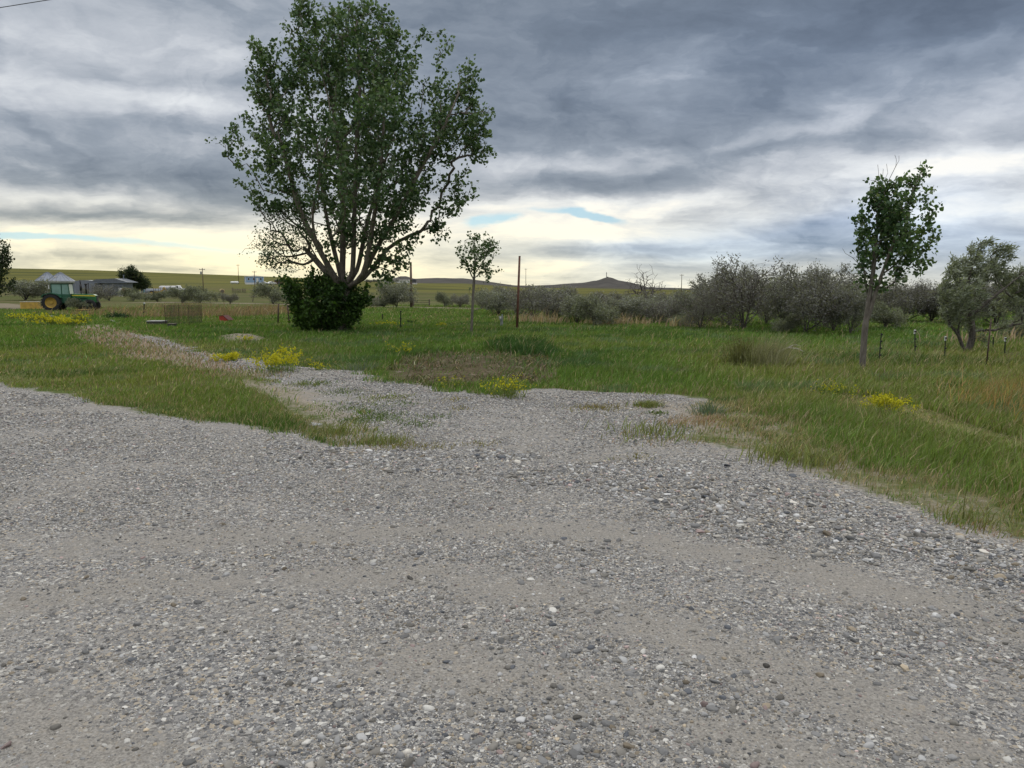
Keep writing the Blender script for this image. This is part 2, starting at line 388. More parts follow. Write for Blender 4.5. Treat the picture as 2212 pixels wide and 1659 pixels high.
def track_dist(x, y):
    x = np.asarray(x, float); d = np.full(x.shape, 99.)
    for L in TRACKS:
        for a, b in zip(L[:-1], L[1:]):
            e = b-a; tt = np.clip(((x-a.x)*e.x+(y-a.y)*e.y)/(e.x*e.x+e.y*e.y), 0, 1); d = np.minimum(d, np.hypot(x-a.x-e.x*tt, y-a.y-e.y*tt))
    return d
BARK_Y = bark_mat('young_bark', (.105, .09, .075), (.19, .168, .142))
# ------------------------------------------------------------------ ground sheet (one polar grid, split by what it is)
def build_ground():
    az = np.concatenate([np.arange(-180, -46, 4.0), np.arange(-46, 46.01, .2), np.arange(50, 179, 4.0)])
    az = np.radians(az); rr = [.5]
    while rr[-1] < 7500: rr.append(rr[-1]*1.0125 + .002)
    rr = np.array(rr); na, nr = len(az), len(rr)
    A, RR = np.meshgrid(az, rr); X = (np.sin(A)*RR).ravel(); Y = (np.cos(A)*RR).ravel()
    Z = zf(X, Y); rad = np.hypot(X, Y)
    near = rad < 130
    def nz(poly, far=-9.0):
        o = np.full(X.shape, far); o[near] = sdf(X[near], Y[near], poly); return np.clip(o, -6, 6)
    gs = np.full(X.shape, -6.0); gs[near] = np.clip(grav_sdf(X[near], Y[near]), -6, 6)
    fr = nz(FARROAD); wi = nz(WINDROW)
    Z = Z + .05*sm(wi, -.1, .5)*sm(rad, 2, 5) + .12*sm(nz(COMPOST), 0, 2)*fbm(X*2, Y*2, 4) + .12*sm(nz(MOUND), -.1, .6)
    V = np.stack([X, Y, Z], 1)
    i = np.arange(nr-1)[:, None]*na; j = np.arange(na)[None, :]; j2 = (j+1) % na
    F = np.stack([i+j, i+j2, i+na+j2, i+na+j], -1).reshape(-1, 4)[:, ::-1]
    ctr = V[F].mean(1); fr_f = fr[F].mean(1); gs_f = gs[F].mean(1); rf = np.hypot(ctr[:, 0], ctr[:, 1])
    kind = np.zeros(len(F), int); kind[gs_f > 0] = 1; kind[fr_f > 0] = 2; kind[rf > 125] = 3
    at_ = dict(zg=gs, zw=wi, zd=np.maximum(np.maximum(nz(DIRT), nz(MOUND)), np.maximum(nz(EDGE)*.55-.25, nz(SPIT)*.6-.2)), zc=nz(COMPOST), zp=nz(PINK), zr=fr, zk=np.where(near, track_dist(X, Y), 99.).clip(0, 9), zt=nz(LEFTTRACK), zm=nz(MOWN), zh=sm(rad, 95, 135),
               zb=sm(Y, 1250, 1500))
    # the middle under the camera
    for k, nm in enumerate(('grassland', 'gravel_yard', 'dirt_road', 'hills')):
        f = F[kind == k]; used, inv = np.unique(f, return_inverse=True); f = inv.reshape(-1, 4)
        vs = V[used]; polys = [f]
        if k == 1:
            n0 = len(vs); vs = np.vstack([vs, [[0, 0, Z[0]]]])
            first = np.searchsorted(used, np.arange(na)); polys.append(np.stack([first, np.roll(first, -1), np.full(na, n0)], 1))
        a2 = {q: np.append(a[used], a[0]) if k == 1 else a[used] for q, a in at_.items()}
        me = np_mesh(nm, vs, polys, True, a2)
        tag(link(nm, me, GROUND), kind='structure')

def ground_mat():
    m, q, b = new_mat('ground')
    P = q.new('ShaderNodeNewGeometry').outputs['Position']
    X, Y, Z = q.sep(P)
    nA = q.noise(P, .35, 6, .6); nB = q.noise(P, 2.2, 6, .62); nC = q.noise(P, 14, 5, .6); nD = q.noise(P, 60, 4, .65)
    jag = q.add(q.mul(q.sub(nB, .5), .9), q.mul(q.sub(nC, .5), .5))
    def mask(name, lo=-.12, hi=.12, j=1.0):
        return q.sstep(q.add(q.attr(name), q.mul(jag, j)), lo, hi)
    # stones: two sizes of cell, each with its own grey
    def stones(scale, seed):
        v = q.new('ShaderNodeTexVoronoi'); q.put(v.inputs['Vector'], q.vm('ADD', q.vm('MULTIPLY', P, (1, 1, .3)), (seed, seed*2, 0))); v.inputs['Scale'].default_value = scale
        r_, g_, b_ = q.sep(v.outputs['Color'])
        col = q.ramp(r_, [(0, (.062, .063, .068)), (.25, (.132, .132, .135)), (.55, (.222, .219, .217)), (.8, (.34, .33, .315)), (.93, (.50, .485, .45)), (1, (.70, .68, .63))])
        col = q.mix(q.sstep(g_, .82, .9), col, (.40, .345, .27))
        return col, v.outputs['Distance'], b_
    c1, d1, r1 = stones(42, 0.0); c2, d2, r2 = stones(95, 3.3); c3, d3, r3 = stones(210, 7.7)
    st = q.mix(q.sstep(r2, .45, .55), c3, c2); st = q.mix(q.sstep(r1, .5, .56), st, c1)
    hgt = q.add(q.mul(q.sub(.5, d1), q.mul(q.sstep(r1, .5, .56), 1.0)), q.add(q.mul(q.sub(.5, d2), .5), q.mul(q.sub(.5, d3), .25)))
    fines = q.mix(q.sstep(nD, .3, .7), (.15, .142, .13), (.33, .315, .29)); fines = q.mix(q.mul(q.sstep(nB, .35, .7), .5), fines, (.29, .268, .235))
    tracks = q.sstep(q.add(q.add(q.mul(q.noise(q.vm('MULTIPLY', P, (.5, 1.0, 1)), .8, 7, .62), 1.0), q.mul(q.sub(nC, .5), .35)), q.mul(q.sub(nD, .5), .35)), .44, .62)
    loose = mask('zw', -.1, .5, 1.2)
    rut = q.mul(q.sstep(q.add(q.attr('zk'), q.mul(jag, 1.0)), .62, -.05), q.sstep(q.noise(P, .9, 4, .6), .30, .55))
    tracks = q.m('MAXIMUM', q.mul(tracks, .45), rut)
    tracks = q.mul(tracks, q.sub(1.0, loose))
    # dark and bare fines mixed between the stones by noise
    gravel = q.mix(q.mul(q.sstep(q.add(nD, q.mul(tracks, .4)), .48, .85), .7), st, fines)
    gravel = q.mix(q.mul(tracks, .55), gravel, q.mix(q.sstep(nD, .35, .65), (.185, .170, .148), (.35, .325, .288)))
    # green and dry ground under the grass
    grass = q.mix(q.sstep(nA, .4, .6), (.085, .115, .030), (.125, .135, .045)); grass = q.mix(q.sstep(nB, .45, .7), grass, (.16, .14, .07))
    grass = q.mix(q.mul(nC, .5), grass, (.05, .075, .02))
    dirt = q.mix(q.sstep(nC, .3, .7), (.22, .19, .145), (.35, .30, .235)); dirt = q.mix(q.sstep(nD, .5, .7), dirt, (.24, .23, .215))
    comp = q.mix(q.sstep(nC, .4, .6), (.07, .058, .034), (.135, .11, .07)); comp = q.mix(q.sstep(nB, .55, .7), comp, (.24, .21, .165))
    pink = q.mix(nC, (.21, .165, .125), (.31, .255, .205))
    road = q.mix(nB, (.17, .145, .10), (.23, .20, .145))
    # fields beyond the road
    FP = q.comb(q.mul(X, .0035), q.mul(Y, .012), 0.0)
    f1 = q.noise(FP, 1.6, 5, .55, .4); f2 = q.noise(q.comb(q.mul(X, .02), q.mul(Y, .03), 0), 2.0, 6, .6)
    field = q.ramp(f1, [(0, (.052, .060, .018)), (.40, (.066, .072, .020)), (.47, (.115, .115, .028)), (.56, (.140, .132, .032)), (.64, (.075, .078, .024)), (1, (.10, .09, .03))])
    field = q.mix(q.mul(q.sstep(f2, .4, .7), .45), field, (.085, .08, .03))
    lowf = q.mix(q.sstep(f2, .4, .65), (.075, .088, .026), (.115, .10, .05))
    field = q.mix(q.sstep(Y, 200, 420), lowf, field)
    bad = q.mix(q.sstep(q.noise(P, .02, 8, .65), .35, .65), (.055, .053, .050), (.092, .086, .077))
    field = q.mix(q.attr('zb'), field, bad)
    c = q.mix(q.attr('zh'), grass, field)
    c = q.mix(mask('zm', -.1, .3, 1), c, (.20, .20, .085))
    c = q.mix(mask('zc', -.2, .5, 1.4), c, comp)
    c = q.mix(mask('zg', -.42, -.12, 1.0), c, gravel)
    c = q.mix(q.mul(mask('zp', -.1, .8, 1.8), .85), c, pink)
    c = q.mix(q.mul(mask('zd', -.4, .6, 2.4), .85), c, dirt)
    c = q.mix(q.m('MAXIMUM', mask('zr', -.6, .2, 1), mask('zt', -.5, .5, 1)), c, road)
    q.put(b.inputs['Base Color'], c); b.inputs['Roughness'].default_value = .95; b.inputs['Specular IOR Level'].default_value = .03
    bn = q.new('ShaderNodeBump'); bn.inputs['Strength'].default_value = .8; bn.inputs['Distance'].default_value = .012
    h = q.add(q.mul(hgt, q.sub(1.0, q.mul(tracks, .6))), q.add(q.mul(nC, .6), q.mul(nD, .5)))
    q.put(bn.inputs['Height'], h); q.l.new(bn.outputs[0], b.inputs['Normal'])
    return m
GROUND = ground_mat()
build_ground()

# ------------------------------------------------------------------ loose stones: one object
def pebble_mat():
    m, q, b = new_mat('pebble')
    c = q.attr('pc', 'INSTANCER', 'Color')
    co = q.new('ShaderNodeTexCoord').outputs['Object']
    n = q.noise(co, 2.2, 5, .65)
    q.put(b.inputs['Base Color'], q.mix(1.0, c, q.mix(n, (.72, .72, .72), (1.25, 1.24, 1.22)), 'MULTIPLY'))
    b.inputs['Roughness'].default_value = .75; b.inputs['Specular IOR Level'].default_value = .3
    return m
def stones():
    def sample(n, r0, r1, a, amax=42):
        e = 2-a; q = rng.random(n); r_ = (r0**e + q*(r1**e-r0**e))**(1/e)
        az = np.radians(rng.uniform(-amax, amax, n)); return np.sin(az)*r_, np.cos(az)*r_, r_
    x, y, r_ = sample(640000, 2.5, 42, 1.8)
    g = grav_sdf(x, y); w = sm(sdf(x, y, WINDROW) + (vn(x*2, y*2, 5)-.5)*.8, -.2, .35)
    tr = fbm(x*.28, y*.85, 21, 4); dust = np.maximum(.4*sm(tr, .46, .60), .85*(1-sm(track_dist(x, y) + (fbm(x*1.5, y*1.5, 66)-.5)*1.1, .0, .6)))*(1-w)
    d = sm(g + (fbm(x*1.2, y*1.2, 9)-.5)*1.1, -.12, .25)*np.clip(.26 + .6*w + .30*(1-dust) - .16*dust, .05, 1)
    d *= .22 + 1.35*sm(fbm(x*.9, y*1.3, 31, 4), .30, .68)
    dd = sdf(x, y, DIRT); d *= np.where(dd > 0, .15, 1)
    k = rng.random(len(x)) < d; x, y, r_, w = x[k], y[k], r_[k], w[k]
    n = len(x); s = .0038*(rng.random(n)+.0006)**(-1/2.9); s = np.clip(s, .0036, .024)
    s = np.where(w > .5, np.clip(s*1.45, .0075, .034), s)
    s = np.maximum(s, np.minimum(.00085*r_, .02)*rng.uniform(.7, 1.5, n))
    pile = np.hypot(x-gp(1095, 985).x, y-gp(1095, 985).y) < .5; s[pile] *= 1.5
    z = zf(x, y) + s*np.where(w > .5, .16, .02) + .05*sm(sdf(x, y, WINDROW), -.1, .5)
    sc = np.stack([s*rng.uniform(.85, 1.5, n), s*rng.uniform(.75, 1.1, n), s*rng.uniform(.42, .85, n)], 1)
    rot = np.stack([rng.normal(0, .22, n), rng.normal(0, .22, n), rng.uniform(0, 6.28, n)], 1)
    gcol = np.clip(.205*np.exp(rng.normal(0, .42, n))*(1+.12*w)*np.exp(rng.normal(0, .22, n)*w)*(1-.12*sm(r_, 12, 20)), .05, .6)
    t_ = rng.random(n); col = np.stack([gcol, gcol*.995, gcol*.99], 1)
    warm_ = t_ < .42; col[warm_] = gcol[warm_, None]*np.array([1.06, 1.0, .90])
    tan = t_ < .07; col[tan] = gcol[tan, None]*np.array([1.25, 1.05, .78])
    pk = (t_ > .975); col[pk] = gcol[pk, None]*np.array([1.3, 1.0, .95])
    wh = (t_ > .60) & (t_ < .645); col[wh] = np.array([.56, .545, .51])*rng.uniform(.75, 1.1, (wh.sum(), 1))
    dk = (t_ > .72) & (t_ < .765); col[dk] = np.array([.075, .08, .09])*rng.uniform(.8, 1.6, (dk.sum(), 1))
    me = np_mesh('loose_stones', np.stack([x, y, z], 1), [], cols={'pc': col})
    for nm, a in (('psc', sc), ('prot', rot)):
        t2 = me.attributes.new(nm, 'FLOAT_VECTOR', 'POINT'); t2.data.foreach_set('vector', a.astype(np.float32).ravel())
    ii = me.attributes.new('pidx', 'INT', 'POINT'); ii.data.foreach_set('value', rng.integers(0, 8, n).astype(np.int32))
    o = link('loose_stones', me, None); tag(o, kind='stuff', label='loose grey river stones lying over the gravel yard', cat='stones')
    pm = pebble_mat()
    ng = bpy.data.node_groups.new('stone_scatter', 'GeometryNodeTree')
    ng.interface.new_socket('Geometry', in_out='INPUT', socket_type='NodeSocketGeometry'); ng.interface.new_socket('Geometry', in_out='OUTPUT', socket_type='NodeSocketGeometry')
    N, L = ng.nodes, ng.links; gi = N.new('NodeGroupInput'); go = N.new('NodeGroupOutput'); g2 = N.new('GeometryNodeGeometryToInstance')
    for k in range(8):
        ic = N.new('GeometryNodeMeshIcoSphere'); ic.inputs['Radius'].default_value = 1; ic.inputs['Subdivisions'].default_value = 2 if k < 4 else 3
        sp_ = N.new('GeometryNodeSetPosition'); nz = N.new('ShaderNodeTexNoise'); nz.inputs['Scale'].default_value = .9; nz.inputs['Detail'].default_value = 1.5
        po = N.new('GeometryNodeInputPosition'); ad = N.new('ShaderNodeVectorMath'); ad.operation = 'ADD'; ad.inputs[1].default_value = (k*3.7, k*1.3, 5)
        L.new(po.outputs[0], ad.inputs[0]); L.new(ad.outputs[0], nz.inputs['Vector'])
        sb = N.new('ShaderNodeVectorMath'); sb.operation = 'SUBTRACT'; sb.inputs[1].default_value = (.5, .5, .5); L.new(nz.outputs['Color'], sb.inputs[0])
        sc_ = N.new('ShaderNodeVectorMath'); sc_.operation = 'SCALE'; sc_.inputs[3].default_value = 1.15; L.new(sb.outputs[0], sc_.inputs[0])
        L.new(ic.outputs[0], sp_.inputs['Geometry']); L.new(sc_.outputs[0], sp_.inputs['Offset'])
        ss = N.new('GeometryNodeSetShadeSmooth'); L.new(sp_.outputs[0], ss.inputs[0])
        sm_ = N.new('GeometryNodeSetMaterial'); sm_.inputs['Material'].default_value = pm; L.new(ss.outputs[0], sm_.inputs[0]); L.new(sm_.outputs[0], g2.inputs[0])
    ip = N.new('GeometryNodeInstanceOnPoints'); ip.inputs['Pick Instance'].default_value = True
    mp = N.new('GeometryNodeMeshToPoints'); L.new(gi.outputs[0], mp.inputs[0])
    L.new(mp.outputs[0], ip.inputs['Points']); L.new(g2.outputs[0], ip.inputs['Instance'])
    def na_(nm, ty):
        a = N.new('GeometryNodeInputNamedAttribute'); a.data_type = ty; a.inputs[0].default_value = nm; return a.outputs['Attribute']
    L.new(na_('pidx', 'INT'), ip.inputs['Instance Index']); L.new(na_('psc', 'FLOAT_VECTOR'), ip.inputs['Scale'])
    er = N.new('FunctionNodeEulerToRotation'); L.new(na_('prot', 'FLOAT_VECTOR'), er.inputs[0]); L.new(er.outputs[0], ip.inputs['Rotation'])
    L.new(ip.outputs[0], go.inputs[0])
    o.modifiers.new('scatter', 'NODES').node_group = ng
    print('stones', n)
stones()

# ------------------------------------------------------------------ grass: blades as one mesh per kind of ground cover
def blades(name, x, y, h, w, col, lean=.35, wind=(.22, -.03), mat_=None, bend=.5, label=None, cat=None, z=None):
    n = len(x); z = zf(x, y) if z is None else z
    a = rng.uniform(0, 6.283, n); ca, sa = np.cos(a), np.sin(a)
    l = rng.normal(0, lean, (n, 2))*h[:, None] + np.array(wind)*h[:, None]
    B = np.stack([x, y, z-.02], 1); sd = np.stack([ca, sa, 0*a], 1)*(w/2)[:, None]
    mid = B + np.stack([l[:, 0]*.3, l[:, 1]*.3, h*.55], 1)
    tip = B + np.stack([l[:, 0], l[:, 1], h*(1-bend*.25*rng.random(n))], 1)
    V = np.stack([B-sd, B+sd, mid+sd*.75, mid-sd*.75, tip], 1).reshape(-1, 3)
    i = np.arange(n)[:, None]*5
    me = np_mesh(name, V, [i+np.array([[0, 1, 2, 3]]), i+np.array([[3, 2, 4]])], cols={'lc': np.repeat(col, 5, 0)})
    o = link(name, me, mat_ or GRASSM); tag(o, label, cat, kind='stuff'); return o
def pick(*cs_w):                      # random colours
    pass
def jitter(c, n, v=.25):
    return np.asarray(c)[None, :]*np.exp(rng.normal(0, v, (n, 1)))*np.exp(rng.normal(0, .07, (n, 3)))
def wedge(n, r0, r1, a, amax=40):
    e = 2-a; q = rng.random(n); r_ = (r0**e + q*(r1**e-r0**e))**(1/e) if abs(e) > 1e-6 else r0*(r1/r0)**q
    az = np.radians(rng.uniform(-amax, amax, n)); return np.sin(az)*r_, np.cos(az)*r_, r_

def meadow():
    x, y, r_ = wedge(980000, 5.2, 98, 2.0)
    g = grav_sdf(x, y) + (fbm(x*1.1, y*1.1, 9)-.5)*1.5
    dens = sm(-g, -.10, .45)
    cp_ = sdf(x, y, COMPOST); pk = sdf(x, y, PINK) + (fbm(x*.8, y*.8, 14)-.5)*2.2; fr = sdf(x, y, FARROAD); lt = sdf(x, y, LEFTTRACK); mw = sdf(x, y, MOWN); di = sdf(x, y, DIRT)
    dk = sdf(x, y, DARKTALL)
    dens *= np.where(cp_ > .0, .10, 1)*(1-.85*sm(pk, -.3, .5))*np.where(fr > -.3, 0, 1)*np.where(lt > -.3, .03, 1)*np.where(di > 0, .08, 1)
    edge = 1-sm(-grav_sdf(x, y), .0, 2.2)                # thin and dry next to the gravel
    dens *= 1-.45*edge*sm(x, 0, 4)
    eg = np.maximum(sdf(x, y, EDGE), sdf(x, y, SPIT)-.1) + (fbm(x*1.1, y*1.1, 19)-.5)*1.6; dens *= 1-.80*sm(eg, -.2, .5)*sm(fbm(x*1.6, y*1.6, 23, 3), .35, .55); dens *= 1-.6*sm(sdf(x, y, MOUND), -.2, .2)
    patch = fbm(x*.35, y*.35, 2, 4)
    dens *= .35 + .9*sm(patch, .28, .6)
    k = rng.random(len(x)) < dens
    eg = eg[k]
    x, y, r_, patch, edge, mw, dk = x[k], y[k], r_[k], patch[k], edge[k], mw[k], dk[k]; n = len(x)
    left = sm(-x - y*.10, 2.0, 5.0)*(1-sm(y, 24, 34))    # shorter lawn-like strip beside the yard
    right = sm(x, 3.5, 7)*(1-sm(y, 22, 34))
    far = sm(y, 36, 60)
    tuft = vn(x*1.3, y*1.3, 8)*.6 + vn(x*4, y*4, 12)*.4
    h = (.17*(1-left)*(1-right) + .12*left + .20*right)*(.45 + 1.1*tuft)*np.exp(rng.normal(0, .22, n))
    h = h*(1-far) + .15*far*np.exp(rng.normal(0, .3, n)); h = np.where(mw > -.1, h*.28, h)*(1-.4*edge)*(1-.35*sm(eg, -.2, .4))
    h = h*(1+.9*sm(dk, -.4, .5))
    w = np.clip(.00105*r_, .006, .06)*rng.uniform(.7, 1.3, n)
    lush = np.array([.134, .222, .045]); olive = np.array([.225, .255, .070]); blue = np.array([.135, .205, .10]); dry = np.array([.36, .305, .175]); deep = np.array([.055, .115, .032])
    p2 = fbm(x*.18, y*.18, 40, 4); p3 = fbm(x*.6, y*.6, 44, 3)
    f_ol = np.clip(sm(p2, .42, .62)*.6 + .60*right + .45*left - .35*sm(y, 26, 40)*(1-right), 0, 1)[:, None]
    col = lush*(1-f_ol) + olive*f_ol
    bl = (sm(p3, .60, .72)*(1-far)*.75)[:, None]; col = col*(1-bl) + blue*bl
    dp = np.clip(sm(fbm(x*.22, y*.5, 47, 3), .56, .7)*.55 + .9*sm(dk, -.3, .4), 0, 1)[:, None]; col = col*(1-dp) + deep*dp
    pd = .05 + .13*right + .11*left + .40*edge*np.clip(right+.35, 0, 1) + .12*far*(p3 > .5) + .4*(mw > -.1) + .5*sm(eg, -.3, .4)
    isd = rng.random(n) < pd; col[isd] = dry*rng.uniform(.7, 1.15, (isd.sum(), 1))
    col = col*np.exp(rng.normal(0, .22, (n, 1)))*np.exp(rng.normal(0, .05, (n, 3)))
    seed = isd & (rng.random(n) < .35); h[seed] *= 1.3
    blades('meadow_grass', x, y, h, w, col, label='green and olive grass covering the field around the gravel yard', cat='grass')
    print('grass', n)
    # pinkish dry cheat grass
    x, y, r_ = wedge(80000, 16, 48, 1.6, 40); k = rng.random(len(x)) < sm(sdf(x, y, PINK) + (fbm(x*.8, y*.8, 14)-.5)*2.2, -.4, .4)*.7*(1-.5*sm(grav_sdf(x, y), -.1, .6))
    x, y, r_ = x[k], y[k], r_[k]; n = len(x); col = jitter((.34, .245, .185), n, .25); gq = rng.random(n) < .3; col[gq] = jitter((.34, .28, .20), gq.sum(), .2); gq = rng.random(n) < .2; col[gq] = jitter((.16, .18, .06), gq.sum(), .2)
    blades('dry_cheat_grass', x, y, .12*np.exp(rng.normal(0, .3, n)), np.clip(.0011*r_, .008, .04), col, label='pinkish dry cheat grass in a long patch left of the gravel track', cat='dry grass')
    # tan tall dry grass bank in front of the far road
    x, y, r_ = wedge(90000, 62, 118, 1.2, 40); rd = sdf(x, y, FARROAD); dist = -rd
    k = (rng.random(len(x)) < sm(fbm(x*.09, y*.12, 6), .30, .5)*np.where(x < -27.5+0*x, .35, 1.0)) & (dist > 9) & (dist < 34) & (y < 96 - .35*x) & (x > -42) & (x < -19)
    x, y, r_ = x[k], y[k], r_[k]; n = len(x)
    blades('roadside_dry_grass', x, y, .42*np.exp(rng.normal(0, .3, n)), np.full(n, .06), jitter((.27, .205, .125), n, .25), label='tan dry grass on the bank below the far road', cat='dry grass')
    # tan grass below the olive thicket
    xs, ys = [], []
    for u, v, s, c_ in ((1310, 702, .8, 170), (1350, 702, 1.0, 190), (1150, 696, .8, 200), (1185, 698, .6, 110), (1490, 708, 1.2, 120), (2110, 740, 1.0, 110)):
        p = gp(u, v); xs.append(rng.normal(p.x, s, c_)); ys.append(rng.normal(p.y, .7, c_))
    x, y = np.concatenate(xs), np.concatenate(ys); n = len(x)
    blades('thicket_dry_grass', x, y, .55*np.exp(rng.normal(0, .3, n)), np.full(n, .05), jitter((.36, .285, .19), n, .2), label='tan dead grass standing below the grey thicket', cat='dry grass')
    # orange-tan stand at the right
    x, y, r_ = wedge(60000, 10, 22, 1.5, 40); q = gpoly([(2020, 850), (2230, 845), (2350, 900), (2350, 930), (2230, 925), (2080, 890)])
    k = rng.random(len(x)) < sm(sdf(x, y, q) + (fbm(x*1.5, y*1.5, 3)-.5), -.3, .5)*.55
    x, y = x[k], y[k]; n = len(x)
    blades('ripe_grass', x, y, .42*np.exp(rng.normal(0, .25, n)), np.full(n, .012), jitter((.36, .24, .095), n, .25), label='orange tan ripe grass at the right beside the mown path', cat='dry grass')
    # small weeds creeping over the gravel
    xs, ys, hs, cs = [], [], [], []
    spots = [(680, 828, .5, 260, 1), (760, 880, .7, 400, 1), (820, 858, .6, 260, 0), (860, 855, .4, 150, 0), (740, 845, .6, 260, 1), (800, 905, .8, 500, 1), (830, 895, .5, 300, 1), (900, 915, .4, 200, 1), (770, 905, .5, 350, 1), (935, 898, .3, 120, 1),
             (860, 962, .6, 330, 2), (920, 968, .5, 200, 2), (830, 956, .4, 180, 0), (870, 870, .5, 130, 1), (1080, 848, .4, 100, 2), (975, 862, .4, 90, 2), (990, 880, .3, 80, 2), (1040, 958, .3, 90, 2), (1270, 880, .5, 260, 2), (1310, 878, .5, 260, 2),
             (1420, 935, .8, 260, 0), (1395, 945, .6, 160, 3), (1480, 915, .5, 120, 3), (1400, 875, .25, 240, 0), (1420, 890, .2, 170, 1), (1560, 905, .5, 260, 3), (1530, 900, .5, 220, 3), (1690, 990, .5, 170, 0), (1740, 1002, .5, 170, 0),
             (2100, 1130, .4, 110, 0), (2150, 1150, .4, 110, 3), (2060, 1128, .3, 70, 3), (720, 935, .6, 260, 0), (620, 905, .7, 300, 0), (1330, 995, .25, 60, 2), (1380, 985, .25, 60, 2), (560, 812, .8, 260, 0), (650, 830, .6, 240, 0)]
    pal = [(.19, .21, .07), (.11, .16, .045), (.22, .19, .07), (.33, .23, .15)]
    for u, v, s, c_, k in spots:
        p = gp(u, v); c_ = int(c_*1.2); xs.append(rng.normal(p.x, s*.5, c_)); ys.append(rng.normal(p.y, s*.35*(1+p.y*.03), c_))
        hs.append(np.full(c_, .05 + .10*(v > 930 and k in (0, 1)))*np.exp(rng.normal(0, .35, c_)) + (.08 if (u, v) in ((1690, 990), (1740, 1002), (1400, 875), (1480, 915)) else 0)); cs.append(jitter(pal[k], c_, .25))
    x, y, h, col = map(np.concatenate, (xs, ys, hs, cs))
    blades('gravel_weeds', x, y, h, np.clip(.0012*np.hypot(x, y), .006, .03), col, lean=.6, label='small tufts of weeds creeping over the gravel', cat='weeds')
    # dead stalks on the cleared patch
    x, y, r_ = wedge(60000, 17, 32, 1.2, 20); k = rng.random(len(x)) < sm(sdf(x, y, COMPOST) + (fbm(x*1.5, y*1.5, 3)-.5)*1.4, -.3, .5)*.8*sm(fbm(x*.9, y*.9, 77), .35, .55)
    x, y = x[k], y[k]; n = len(x); t_ = rng.random(n)
    col = jitter((.14, .115, .07), n, .3); g = t_ < .35; col[g] = jitter((.10, .12, .045), g.sum(), .25); g = t_ > .86; col[g] = jitter((.36, .29, .2), g.sum(), .2)
    blades('dead_weeds', x, y, .10*np.exp(rng.normal(0, .45, n)), np.full(n, .03), col, lean=.9, label='brown dead weeds on the cleared patch of earth', cat='weeds')
meadow()
# ------------------------------------------------------------------ woody plants
def smooth_path(pts, step):
    pts = [np.asarray(p, float) for p in pts]; out = [pts[0]]
    for i in range(len(pts)-1):
        p0 = pts[max(i-1, 0)]; p1 = pts[i]; p2 = pts[i+1]; p3 = pts[min(i+2, len(pts)-1)]
        n = max(1, int(np.linalg.norm(p2-p1)/step))
        for k in range(1, n+1):
            q = k/n; out.append(.5*((2*p1) + (p2-p0)*q + (2*p0-5*p1+4*p2-p3)*q*q + (3*p1-p0-3*p2+p3)*q**3))
    return out
def grow(paths, tips, bf=.35, jit=.06, seed=1, step=.45, longseg=.9):
    """join tips to the given stems, cheapest (distance + a share of the way back to the root) first"""
    g = np.random.default_rng(seed); P = []; par = []; pl = []
    for path in paths:
        pts = smooth_path(path, step); prev = -1
        if P:
            d = np.linalg.norm(np.array(P)-pts[0], axis=1); prev = int(d.argmin())
            if d[prev] < .05: pts = pts[1:]
        for p in pts:
            L = 0 if prev < 0 else pl[prev] + np.linalg.norm(P[prev]-p)
            P.append(p); par.append(prev); pl.append(L); prev = len(P)-1
    P = list(P); T = np.asarray(tips, float); n = len(T)
    PA = np.array(P); best = np.full(n, 1e9); bi = np.zeros(n, int)
    for i in range(len(P)):
        d = np.linalg.norm(T-PA[i], axis=1); c_ = d + bf*pl[i]; m = c_ < best; best[m] = c_[m]; bi[m] = i
    alive = np.ones(n, bool)
    for _ in range(n):
        j = int(np.where(alive, best, 1e12).argmin()); alive[j] = False
        a = bi[j]; p = T[j]; L = np.linalg.norm(p-P[a]); prev = a
        k = int(L/longseg)
        for q in range(1, k+1):
            f = q/(k+1); mid = P[a]*(1-f) + p*f + g.normal(0, jit*L, 3); mid[2] += .06*L*math.sin(math.pi*f)
            P.append(mid); par.append(prev); pl.append(pl[prev]+np.linalg.norm(mid-P[prev])); prev = len(P)-1
        P.append(p); par.append(prev); pl.append(pl[prev]+np.linalg.norm(p-P[prev]))
        i = len(P)-1; d = np.linalg.norm(T-p, axis=1); c_ = d + bf*pl[i]; m = (c_ < best) & alive; best[m] = c_[m]; bi[m] = i
    return np.array(P), np.array(par)
def radii(P, par, r_tip, r_root):
    n = len(P); cnt = np.zeros(n); nch = np.zeros(n, int)
    for i in range(n):
        if par[i] >= 0: nch[par[i]] += 1
    for i in range(n-1, -1, -1):
        if nch[i] == 0: cnt[i] += 1
        if par[i] >= 0: cnt[par[i]] += cnt[i]
    root = cnt[0]; p = math.log(max(root, 2))/math.log(r_root/r_tip)
    return r_tip*cnt**(1/p), cnt, nch
